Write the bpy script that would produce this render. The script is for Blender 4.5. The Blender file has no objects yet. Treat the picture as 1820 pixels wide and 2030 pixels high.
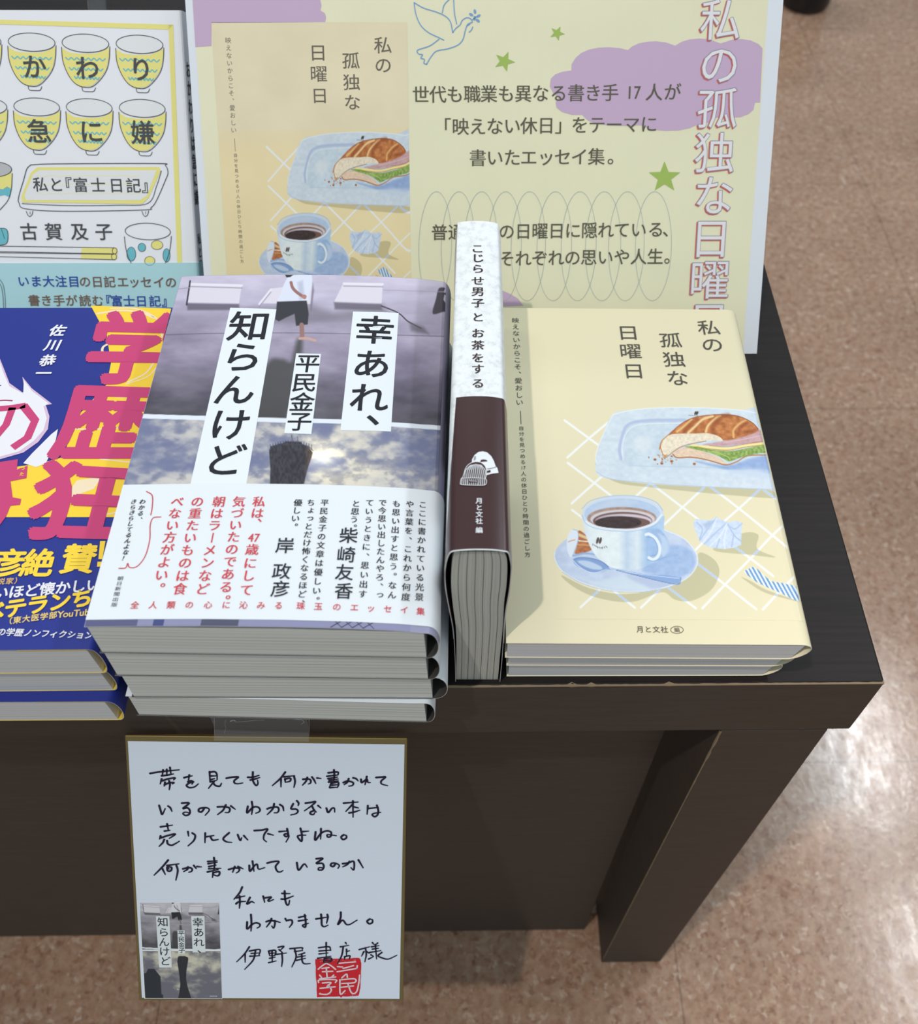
import bpy, math, random
import numpy as np
from mathutils import Vector, Matrix
from mathutils.geometry import tessellate_polygon
random.seed(7)
SC = bpy.context.scene
COL = SC.collection
H = 0.599                      # height of the table top; everything below is measured from the table's front right corner

# ------------------------------------------------------------------ camera
FPX, PX, PY = 2023.8957, 930.50638, 769.4633
def _rot():
    a, y, r = 0.6965, -0.02364, 0.01401
    return (Matrix.Rotation(y, 3, 'Z') @ Matrix.Rotation(a, 3, 'X') @ Matrix.Rotation(r, 3, 'Z'))
RC = _rot()
OC = Vector((-0.19493, -0.19161, 0.43867))
cd = bpy.data.cameras.new('camera')
cam = bpy.data.objects.new('camera', cd); COL.objects.link(cam)
cam.matrix_world = Matrix.Translation(OC + Vector((0, 0, H))) @ RC.to_4x4()
cd.sensor_width = 36.0; cd.sensor_fit = 'AUTO'
cd.lens = FPX / 2030.0 * 36.0
cd.shift_x = (910.0 - PX) / 2030.0
cd.shift_y = (PY - 1015.0) / 2030.0
cd.clip_start = 0.01; cd.clip_end = 50
cd.dof.use_dof = True; cd.dof.focus_distance = 0.48; cd.dof.aperture_fstop = 14.0
SC.camera = cam

# ------------------------------------------------------------------ light and exposure
SC.view_settings.view_transform = 'Standard'
SC.view_settings.look = 'None'
SC.view_settings.exposure = -0.12
SC.view_settings.gamma = 1.0
SC.view_settings.use_curve_mapping = False
W = bpy.data.worlds.new('shop_light'); SC.world = W; W.use_nodes = True
wb = W.node_tree.nodes['Background']
wb.inputs[1].default_value = 1.0
_t, _l = W.node_tree.nodes, W.node_tree.links            # brighter ceiling overhead, dimmer shop around
_tc = _t.new('ShaderNodeTexCoord'); _sp = _t.new('ShaderNodeSeparateXYZ'); _l.new(_tc.outputs['Generated'], _sp.inputs[0])
_rp = _t.new('ShaderNodeValToRGB'); _l.new(_sp.outputs[2], _rp.inputs[0]); _e = _rp.color_ramp.elements
_e[0].position = 0.0; _e[0].color = (0.32, 0.35, 0.365, 1); _e[1].position = 0.85; _e[1].color = (0.53, 0.615, 0.655, 1)
_l.new(_rp.outputs[0], wb.inputs[0])

def area(name, loc, size, power, color, target=None, shape='RECTANGLE', size_y=None):
    d = bpy.data.lights.new(name, 'AREA'); d.shape = shape; d.size = size
    if size_y: d.size_y = size_y
    d.energy = power; d.color = color
    o = bpy.data.objects.new(name, d); COL.objects.link(o)
    o.location = (loc[0], loc[1], loc[2] + H)
    if target:
        o.rotation_euler = (Vector(target) - Vector(loc)).to_track_quat('-Z', 'Y').to_euler()
    return o
area('ceiling_spotlight', (-0.61, -0.455, 1.80), 0.034, 15.0, (1.0, 0.915, 0.83), (-0.15, 0.05, 0), 'DISK')
_s = bpy.data.lights.new('ceiling_warm_spot', 'SPOT'); _s.energy = 48; _s.color = (1.0, 0.80, 0.62); _s.spot_size = math.radians(20); _s.spot_blend = 0.6; _s.shadow_soft_size = 0.012
_so = bpy.data.objects.new('ceiling_warm_spot', _s); COL.objects.link(_so); _so.location = (-0.72, -0.48, 2.0 + H)
_so.rotation_euler = (Vector((0.46, -0.06, -0.6)) - Vector((-0.72, -0.48, 2.0))).to_track_quat('-Z', 'Y').to_euler()
area('ceiling_panel_light', (1.26, 1.16, 2.0), 0.13, 15.0, (0.93, 0.97, 1.0), None, 'RECTANGLE', 0.5)
area('ceiling_panel_light', (1.30, 0.47, 2.0), 0.16, 8.0, (0.93, 0.97, 1.0), None, 'RECTANGLE', 0.4)
area('ceiling_panel_light', (-0.80, 0.36, 2.0), 0.25, 3.0, (1.0, 0.96, 0.9), None, 'RECTANGLE', 0.2)
area('ceiling_panel_light', (-0.35, 2.6, 2.0), 1.2, 16.0, (0.95, 0.98, 1.0), None, 'RECTANGLE', 0.3)

# ------------------------------------------------------------------ measuring helpers
def px_of(p):
    v = RC.transposed() @ (Vector(p) - OC)
    return (PX - FPX * v.x / v.z, PY + FPX * v.y / v.z)
def px_of_np(P):
    R = np.array(RC); v = (P - np.array(OC)) @ R
    return PX - FPX * v[:, 0] / v[:, 2], PY + FPX * v[:, 1] / v[:, 2]
def ray(x, y):
    return RC @ Vector(((x - PX) / FPX, -(y - PY) / FPX, -1.0))
def hit(x, y, p, n):
    d = ray(x, y); p = Vector(p); n = Vector(n)
    return OC + d * ((p - OC).dot(n) / d.dot(n))

def lin(c):
    c = np.asarray(c, float) / 255.0
    return np.where(c <= 0.04045, c / 12.92, ((c + 0.055) / 1.055) ** 2.4)

# ------------------------------------------------------------------ materials
MATS = {}
def pbr(name, rgb, rough=0.6, spec=0.3, metal=0.0, coat=0.0):
    if name in MATS: return MATS[name]
    m = bpy.data.materials.new(name); m.use_nodes = True
    b = m.node_tree.nodes['Principled BSDF']
    b.inputs['Base Color'].default_value = (*lin(rgb), 1)
    b.inputs['Roughness'].default_value = rough
    b.inputs['Specular IOR Level'].default_value = spec
    b.inputs['Metallic'].default_value = metal
    b.inputs['Coat Weight'].default_value = coat
    b.inputs['Coat Roughness'].default_value = 0.15
    MATS[name] = m
    return m
def ink(rgb):
    rgb = tuple(int(v) for v in rgb)
    return pbr('ink_%02x%02x%02x' % rgb, rgb, 0.55, 0.25)
def nodes(m):
    return m.node_tree.nodes, m.node_tree.links, m.node_tree.nodes['Principled BSDF']
def ramp(nt, pts):
    r = nt.new('ShaderNodeValToRGB'); e = r.color_ramp.elements
    while len(e) > 1: e.remove(e[0])
    e[0].position = pts[0][0]; e[0].color = (*lin(pts[0][1]), 1)
    for p, c in pts[1:]:
        k = e.new(p); k.color = (*lin(c), 1)
    return r
def coords(nt, lk, scale=(1, 1, 1), out='Object'):
    t = nt.new('ShaderNodeTexCoord'); mp = nt.new('ShaderNodeMapping')
    mp.inputs['Scale'].default_value = scale; lk.new(t.outputs[out], mp.inputs['Vector'])
    return mp.outputs[0]
def noise(nt, lk, vec, scale, detail=3, rough=0.55):
    n = nt.new('ShaderNodeTexNoise'); n.inputs['Scale'].default_value = scale
    n.inputs['Detail'].default_value = detail; n.inputs['Roughness'].default_value = rough
    lk.new(vec, n.inputs['Vector']); return n
def bump(nt, lk, b, h, strength=0.2, dist=0.001):
    u = nt.new('ShaderNodeBump'); u.inputs['Strength'].default_value = strength; u.inputs['Distance'].default_value = dist
    lk.new(h, u.inputs['Height']); lk.new(u.outputs[0], b.inputs['Normal'])

def paper(name, rgb, rough=0.5, spec=0.3, grain=0.08, fine=2500, coat=0.0):
    if name in MATS: return MATS[name]
    m = pbr(name, rgb, rough, spec, 0, coat); nt, lk, b = nodes(m)
    n = noise(nt, lk, coords(nt, lk), fine, 2); bump(nt, lk, b, n.outputs[0], grain, 0.00004)
    return m
def pages(name, rgb, dark, axis_scale=(3, 3, 1400), low=0.42):
    m = pbr(name, rgb, 0.85, 0.1); nt, lk, b = nodes(m)
    n = noise(nt, lk, coords(nt, lk, axis_scale), 1.0, 3, 0.6)
    r = ramp(nt, [(low - 0.08, dark), (low, [(a + c) / 2 for a, c in zip(rgb, dark)]), (low + 0.09, rgb), (0.8, [min(255, v + 6) for v in rgb])])
    lk.new(n.outputs[0], r.inputs[0]); lk.new(r.outputs[0], b.inputs['Base Color'])
    return m

def print_mat(name, rough=0.45, spec=0.3):
    m = pbr(name, (255, 255, 255), rough, spec); nt, lk, b = nodes(m)
    a = nt.new('ShaderNodeAttribute'); a.attribute_name = 'Col'; lk.new(a.outputs['Color'], b.inputs['Base Color'])
    return m

# ------------------------------------------------------------------ object helpers
def thing(name, label, cat, loc, group=None):
    o = bpy.data.objects.new(name, None); COL.objects.link(o)
    o.location = (loc[0], loc[1], loc[2] + H); o.empty_display_size = 0.02
    o['label'] = label; o['category'] = cat
    if group: o['group'] = group
    return o
def base_of(o):
    while o.parent: o = o.parent
    return Vector(o.location) - Vector((0, 0, H))
def mesh_obj(name, V, F, mats, parent=None, mi=None, smooth=False, label=None):
    b = base_of(parent) if parent else Vector((0, 0, -H))
    me = bpy.data.meshes.new(name)
    V = np.asarray(V, float) - np.array(b)
    me.from_pydata(V.tolist(), [], F)
    for m in (mats if isinstance(mats, (list, tuple)) else [mats]): me.materials.append(m)
    if mi is not None: me.polygons.foreach_set('material_index', mi)
    if smooth: me.polygons.foreach_set('use_smooth', [True] * len(me.polygons))
    me.update()
    o = bpy.data.objects.new(name, me); COL.objects.link(o)
    if parent: o.parent = parent
    if label: o['label'] = label
    return o
def box(V, F, lo, hi, R=None, c=None):
    n = len(V)
    for x in (lo[0], hi[0]):
        for y in (lo[1], hi[1]):
            for z in (lo[2], hi[2]): V.append((x, y, z))
    for f in ((0, 1, 3, 2), (4, 6, 7, 5), (0, 4, 5, 1), (2, 3, 7, 6), (0, 2, 6, 4), (1, 5, 7, 3)): F.append(tuple(n + i for i in f))
def bevel(o, w=0.001, seg=2):
    md = o.modifiers.new('bevel', 'BEVEL'); md.width = w; md.segments = seg; md.limit_method = 'ANGLE'

# ------------------------------------------------------------------ printed surfaces
class Flat:
    """a flat sheet: origin, unit axes u (to the right) and v (up the sheet)"""
    def __init__(s, o, u, v):
        s.o, s.u, s.v = Vector(o), Vector(u).normalized(), Vector(v).normalized(); s.n = s.u.cross(s.v)
    def pt(s, u, v, l=0.0): return s.o + s.u * u + s.v * v + s.n * l
    def pts(s, UV, l=0.0):
        UV = np.asarray(UV, float)
        return np.array(s.o) + np.outer(UV[:, 0], np.array(s.u)) + np.outer(UV[:, 1], np.array(s.v)) + np.array(s.n) * l
    def uv(s, p):
        d = hit(p[0], p[1], s.o, s.n) - s.o
        return (d.dot(s.u), d.dot(s.v))
class Wrap:
    """a sheet that follows a cross-section (x, z) by arc length u and runs straight along v"""
    def __init__(s, o, rot, prof, start=0.3):
        s.start = start; s.o = np.array(o, float); s.c, s.s = math.cos(rot), math.sin(rot)
        P = np.asarray(prof, float); d = np.r_[0, np.cumsum(np.hypot(*np.diff(P, axis=0).T))]
        s.len = d[-1]
        a = P[0] - (P[1] - P[0]) / np.hypot(*(P[1] - P[0])) * 0.1; b = P[-1] + (P[-1] - P[-2]) / np.hypot(*(P[-1] - P[-2])) * 0.1
        s.P, s.d = np.vstack([a, P, b]), np.r_[-0.1, d, s.len + 0.1]
        s.raw = P
    def _xz(s, u):
        x = np.interp(u, s.d, s.P[:, 0]); z = np.interp(u, s.d, s.P[:, 1])
        e = 4e-4
        dx = np.interp(u + e, s.d, s.P[:, 0]) - np.interp(u - e, s.d, s.P[:, 0]); dz = np.interp(u + e, s.d, s.P[:, 1]) - np.interp(u - e, s.d, s.P[:, 1])
        n = np.hypot(dx, dz); n = np.where(n < 1e-12, 1, n)
        return x, z, -dz / n, dx / n
    def pts(s, UV, l=0.0):
        UV = np.asarray(UV, float)
        x, z, nx, nz = s._xz(UV[:, 0]); x = x + nx * l; z = z + nz * l; y = UV[:, 1]
        return np.stack([s.o[0] + s.c * x - s.s * y, s.o[1] + s.s * x + s.c * y, s.o[2] + z], 1)
    def pt(s, u, v, l=0.0): return Vector(s.pts([(u, v)], l)[0])
    def uv(s, p):
        a = np.array([s.len * s.start, 0.09])
        for i in range(25):
            q = s.pts([a, a + (1e-5, 0), a + (0, 1e-5)]); X, Y = px_of_np(q)
            r = np.array([X[0] - p[0], Y[0] - p[1]])
            J = np.array([[X[1] - X[0], X[2] - X[0]], [Y[1] - Y[0], Y[2] - Y[0]]]) / 1e-5
            st = np.linalg.solve(J, r); st = np.clip(st, -0.03, 0.03); a = a - st
            a[0] = min(max(a[0], -0.08), s.len)
            if abs(r).max() < 0.02: break
        return (float(a[0]), float(a[1]))
class Mapped:
    """print coordinates of one sheet laid onto another by an affine map fitted to matching points"""
    def __init__(s, dst, A): s.d, s.A = dst, np.asarray(A)
    def m(s, UV): UV = np.asarray(UV, float); return np.c_[UV, np.ones(len(UV))] @ s.A
    def pts(s, UV, l=0.0): return s.d.pts(s.m(UV), l)
def fit_affine(src, dst):
    S = np.c_[np.asarray(src, float), np.ones(len(src))]
    return np.linalg.lstsq(S, np.asarray(dst, float), rcond=None)[0]

GLY = {}
def glyph(ch):
    if ch in GLY: return GLY[ch]
    c = bpy.data.curves.new('g', 'FONT'); c.body = ch; c.resolution_u = 3
    o = bpy.data.objects.new('g', c); COL.objects.link(o)
    dg = bpy.context.evaluated_depsgraph_get(); e = o.evaluated_get(dg); me = e.to_mesh()
    V = np.array([v.co[:2] for v in me.vertices]).reshape(-1, 2); F = [tuple(p.vertices) for p in me.polygons]
    e.to_mesh_clear(); bpy.data.objects.remove(o); bpy.data.curves.remove(c)
    if len(V):
        if ord(ch) < 128: V = V - [(V[:, 0].min() + V[:, 0].max()) / 2, 0.35]
        else: V = V - [0.5, 0.37]
    GLY[ch] = (V, F); return GLY[ch]

BASE, STEP = 0.00010, 0.00005
class Print:
    """collects flat printed shapes on one surface into one mesh"""
    def __init__(s, surf): s.S = surf; s.V = []; s.F = []; s.M = []; s.mats = []
    def mi(s, m):
        if m not in s.mats: s.mats.append(m)
        return s.mats.index(m)
    def add(s, UV, F, col, layer):
        m = s.mi(col if not isinstance(col, (tuple, list)) else ink(col)); n = len(s.V)
        P = s.S.pts(UV, BASE + STEP * layer); s.V.extend(P.tolist())
        s.F.extend([tuple(n + i for i in f) for f in F]); s.M.extend([m] * len(F))
    def uv(s, p): return s.S.uv(p)
    def poly_uv(s, UV, col, layer=0):
        T = tessellate_polygon([[Vector((a, b, 0)) for a, b in UV]])
        def up(t):
            (ax, ay), (bx, by), (cx, cy) = (UV[i] for i in t)
            return t if (bx - ax) * (cy - ay) - (by - ay) * (cx - ax) > 0 else t[::-1]
        s.add(UV, [up(tuple(t)) for t in T], col, layer)
    def poly(s, P, col, layer=0): s.poly_uv([s.uv(p) for p in P], col, layer)
    def quad(s, P, col, layer=0, n=10, m=10):
        """four corners TL TR BR BL, filled with a grid that follows the surface"""
        s.quad_uv([s.uv(p) for p in P], col, layer, n, m)
    def quad_uv(s, Q, col, layer=0, n=10, m=10):
        tl, tr, br, bl = [np.array(q) for q in Q]
        UV = [tuple((tl * (1 - a) + tr * a) * (1 - b) + (bl * (1 - a) + br * a) * b) for b in np.linspace(0, 1, m + 1) for a in np.linspace(0, 1, n + 1)]
        F = [(j * (n + 1) + i, (j + 1) * (n + 1) + i, (j + 1) * (n + 1) + i + 1, j * (n + 1) + i + 1) for j in range(m) for i in range(n)]
        s.add(UV, F, col, layer)
    def scale(s, p):
        a = s.uv(p); b = s.uv((p[0] + 6, p[1])); return math.hypot(b[0] - a[0], b[1] - a[1]) / 6
    def line_uv(s, UV, w, col, layer=1, smooth=True, caps=True, taper=False):
        P = np.asarray(UV, float)
        if smooth and len(P) > 2:
            out = []
            E = np.vstack([2 * P[0] - P[1], P, 2 * P[-1] - P[-2]])
            for i in range(1, len(E) - 2):
                for t in np.linspace(0, 1, 6, endpoint=False):
                    a, b, c, d = E[i - 1], E[i], E[i + 1], E[i + 2]
                    out.append(0.5 * ((2 * b) + (c - a) * t + (2 * a - 5 * b + 4 * c - d) * t * t + (3 * b - a - 3 * c + d) * t ** 3))
            out.append(P[-1]); P = np.array(out)
        d = np.gradient(P, axis=0); L = np.hypot(d[:, 0], d[:, 1]); L[L == 0] = 1; d /= L[:, None]
        nrm = np.c_[-d[:, 1], d[:, 0]]; k = len(P)
        ww = np.full(k, w / 2.0)
        if taper: ww *= np.interp(np.linspace(0, 1, k), [0, 0.15, 0.6, 1], [1.05, 1.0, 0.95, 0.6])
        V = np.vstack([P + nrm * ww[:, None], P - nrm * ww[:, None]])
        F = [(i, k + i, k + i + 1, i + 1) for i in range(k - 1)]
        V = V.tolist(); s.add(V, F, col, layer)
        V, F = [], []
        if caps:
            for c, r in ((P[0], ww[0]), (P[-1], ww[-1])):
                n = len(V); V.extend([(c[0] + r * math.cos(t), c[1] + r * math.sin(t)) for t in np.linspace(0, 2 * math.pi, 8, endpoint=False)])
                F.append(tuple(range(n, n + 8)))
            s.add(V, F, col, layer + 0.06)
    def line(s, P, wpx, col, layer=1, **k):
        s.line_uv([s.uv(p) for p in P], wpx * s.scale(P[len(P) // 2]), col, layer, **k)
    def ell(s, c, rx, ry, col, layer=0, rot=0, fill=True, w=1.5, a0=0, a1=360, n=40):
        P = []
        for t in np.linspace(math.radians(a0), math.radians(a1), n):
            x, y = rx * math.cos(t), ry * math.sin(t); r = math.radians(rot)
            P.append((c[0] + x * math.cos(r) - y * math.sin(r), c[1] + x * math.sin(r) + y * math.cos(r)))
        if fill: s.poly(P[:-1], col, layer)
        else: s.line(P, w, col, layer, smooth=False, caps=False)
    def char_uv(s, ch, c, em, col, layer, ex=(1, 0), ey=(0, 1), bold=0.0, xbold=0.0, sx=1.0, sy=1.0):
        V, F = glyph(ch)
        if not len(V): return
        if bold: offs = [(bold * math.cos(t), bold * math.sin(t)) for t in np.linspace(0, 2 * math.pi, 8, endpoint=False)]
        elif xbold: offs = [(-xbold, 0), (0, 0), (xbold, 0)]
        else: offs = [(0, 0)]
        for k, a in enumerate(offs):
            Q = (V + a) * [sx, sy] * em; lay = layer + k * 0.05
            s.add(np.c_[c[0] + Q[:, 0] * ex[0] + Q[:, 1] * ey[0], c[1] + Q[:, 0] * ex[1] + Q[:, 1] * ey[1]], F, col, lay)
    def text(s, txt, a, b, em, col, layer=3, vert=False, bold=0.0, xbold=0.0, shear=0.0, sx=1.0, sy=1.0, pos=None, ang=None):
        """a, b: where the first and last characters sit; em: width of one character there"""
        toks = list(txt) if isinstance(txt, str) else txt
        n = len(toks); A = np.array(s.uv(a)); B = np.array(s.uv(b)) if n > 1 else A
        mid = ((a[0] + b[0]) / 2, (a[1] + b[1]) / 2); e = em * s.scale(mid)
        if ang is None:
            ex, ey = np.array((1., 0)), np.array((0., 1.))
            if not vert and n > 1:
                ex = (B - A) / np.hypot(*(B - A)); ey = np.array((-ex[1], ex[0]))
        else:
            ex = np.array((math.cos(ang), math.sin(ang))); ey = np.array((-ex[1], ex[0]))
        ey = ey + shear * ex
        for i, t in enumerate(toks):
            f = (pos[i] if pos is not None else (i / (n - 1) if n > 1 else 0)); c = A + (B - A) * f
            if t in ' \u3000': continue
            if len(t) > 1:
                for k, ch in enumerate(t):
                    s.char_uv(ch, c + ex * e * (k - (len(t) - 1) / 2) * 0.44, e, col, layer, ex, ey, bold, xbold, 0.8, 1.0)
                continue
            X, Y, cc = ex, ey, c
            if vert:
                if t in '、。': cc = c + (ex * 0.55 + ey * 0.5) * e
                elif t in 'っゃゅょッャュョ': cc = c + (ex * 0.1 + ey * 0.1) * e
                elif t in 'ー―（）「」『』': X, Y = -ey, ex
            s.char_uv(t, cc, e, col, layer, X, Y, bold, xbold, sx, sy)
    def quad_char(s, ch, Q, col, layer, bold=0.0):
        """one character stretched into a four-cornered cell TL TR BR BL"""
        tl, tr, br, bl = [np.array(s.uv(q)) for q in Q]
        V, F = glyph(ch)
        for k, t in enumerate(np.linspace(0, 2 * math.pi, 8, endpoint=False)):
            P = V + [bold * math.cos(t), bold * math.sin(t)] + [0.5, 0.45]; P = P / 0.95
            a = P[:, 0:1]; b = 1 - P[:, 1:2]
            s.add((tl * (1 - a) + tr * a) * (1 - b) + (bl * (1 - a) + br * a) * b, F, col, layer + k * 0.05)
    def done(s, name, parent, label=None):
        return mesh_obj(name, s.V, s.F, s.mats, parent, s.M, label=label)

# ------------------------------------------------------------------ painting of printed pictures (colours per grid point)
_L = np.random.RandomState(3).rand(64, 64)
def vnoise(x, y):
    xi = np.floor(x).astype(int); yi = np.floor(y).astype(int); fx = x - xi; fy = y - yi
    fx = fx * fx * (3 - 2 * fx); fy = fy * fy * (3 - 2 * fy)
    g = lambda i, j: _L[i % 64, j % 64]
    return (g(xi, yi) * (1 - fx) + g(xi + 1, yi) * fx) * (1 - fy) + (g(xi, yi + 1) * (1 - fx) + g(xi + 1, yi + 1) * fx) * fy
def fbm(x, y, o=5):
    r = 0; a = 0.5
    for i in range(o): r = r + a * vnoise(x + 7.3 * i, y + 3.1 * i); x = x * 2.03; y = y * 2.03; a *= 0.5
    return r
def sstep(a, b, x): t = np.clip((x - a) / (b - a), 0, 1); return t * t * (3 - 2 * t)
class Canvas:
    def __init__(s, X, Y, base): s.X, s.Y = np.asarray(X), np.asarray(Y); s.C = np.tile(np.array(base, float), (len(s.X), 1))
    def mix(s, idx, a, col):
        col = np.asarray(col, float); a = a[:, None]
        s.C[idx] = s.C[idx] * (1 - a) + col * a
    def _box(s, x0, x1, y0, y1): return np.nonzero((s.X > x0) & (s.X < x1) & (s.Y > y0) & (s.Y < y1))[0]
    def poly(s, P, col, soft=0.8, alpha=1.0, shade=None):
        P = np.asarray(P, float); i = s._box(P[:, 0].min() - 2 * soft, P[:, 0].max() + 2 * soft, P[:, 1].min() - 2 * soft, P[:, 1].max() + 2 * soft)
        if not len(i): return
        x, y = s.X[i], s.Y[i]; D = np.full(len(i), 1e9); ins = np.zeros(len(i), bool)
        for (ax, ay), (bx, by) in zip(P, np.roll(P, -1, 0)):
            dx, dy = bx - ax, by - ay; t = np.clip(((x - ax) * dx + (y - ay) * dy) / (dx * dx + dy * dy + 1e-12), 0, 1)
            D = np.minimum(D, np.hypot(x - ax - t * dx, y - ay - t * dy))
            ins ^= ((ay > y) != (by > y)) & (x < (bx - ax) * (y - ay) / (by - ay + 1e-12) + ax)
        sd = np.where(ins, D, -D); a = sstep(-soft, soft, sd) * alpha
        c = np.tile(np.array(col, float), (len(i), 1)) if shade is None else shade(x, y, sd, np.array(col, float))
        s.C[i] = s.C[i] * (1 - a[:, None]) + c * a[:, None]
    def smooth(s, P, col, **k):
        """closed polygon rounded by a spline"""
        P = np.asarray(P, float); n = len(P); out = []
        for i in range(n):
            a, b, c, d = P[i - 1], P[i], P[(i + 1) % n], P[(i + 2) % n]
            for t in np.linspace(0, 1, 5, endpoint=False):
                out.append(0.5 * (2 * b + (c - a) * t + (2 * a - 5 * b + 4 * c - d) * t * t + (3 * b - a - 3 * c + d) * t ** 3))
        s.poly(out, col, **k)
    def ell(s, cx, cy, rx, ry, col, rot=0, **k):
        r = math.radians(rot); s.poly([(cx + rx * math.cos(t) * math.cos(r) - ry * math.sin(t) * math.sin(r), cy + rx * math.cos(t) * math.sin(r) + ry * math.sin(t) * math.cos(r)) for t in np.linspace(0, 2 * math.pi, 36, endpoint=False)], col, **k)
    def line(s, P, w, col, soft=0.7, alpha=1.0):
        P = np.asarray(P, float)
        if len(P) > 2:
            E = np.vstack([2 * P[0] - P[1], P, 2 * P[-1] - P[-2]]); out = []
            for i in range(1, len(E) - 2):
                a, b, c, d = E[i - 1:i + 3]
                for t in np.linspace(0, 1, 4, endpoint=False): out.append(0.5 * (2 * b + (c - a) * t + (2 * a - 5 * b + 4 * c - d) * t * t + (3 * b - a - 3 * c + d) * t ** 3))
            P = np.array(out + [P[-1]])
        m = w + 2 * soft
        i = s._box(P[:, 0].min() - m, P[:, 0].max() + m, P[:, 1].min() - m, P[:, 1].max() + m)
        if not len(i): return
        x, y = s.X[i], s.Y[i]; D = np.full(len(i), 1e9)
        for (ax, ay), (bx, by) in zip(P[:-1], P[1:]):
            dx, dy = bx - ax, by - ay; t = np.clip(((x - ax) * dx + (y - ay) * dy) / (dx * dx + dy * dy + 1e-12), 0, 1)
            D = np.minimum(D, np.hypot(x - ax - t * dx, y - ay - t * dy))
        s.mix(i, sstep(soft, -soft, D - w / 2) * alpha, col)
def picture(name, surf, uvq, n, m, paint, mat, parent, layer=0):
    """printed picture on a sheet: uv cell TL TR BR BL, n x m points, paint(canvas) gives the colours"""
    tl, tr, br, bl = [np.array(q, float) for q in uvq]
    a, b = np.meshgrid(np.linspace(0, 1, n + 1), np.linspace(0, 1, m + 1)); a = a.ravel()[:, None]; b = b.ravel()[:, None]
    UV = (tl * (1 - a) + tr * a) * (1 - b) + (bl * (1 - a) + br * a) * b
    V = surf.pts(UV, BASE * 0.5 + STEP * layer)
    i = np.arange(n * m); j = i // n; i = i % n; w = n + 1
    F = np.stack([j * w + i, (j + 1) * w + i, (j + 1) * w + i + 1, j * w + i + 1], 1)
    C = paint(V, UV, a.ravel(), b.ravel())
    o = mesh_obj(name, V, F.tolist(), mat, parent)
    at = o.data.color_attributes.new('Col', 'FLOAT_COLOR', 'POINT')
    at.data.foreach_set('color', np.c_[lin(np.clip(C, 0, 255)), np.ones(len(C))].astype(np.float32).ravel())
    return o

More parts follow.
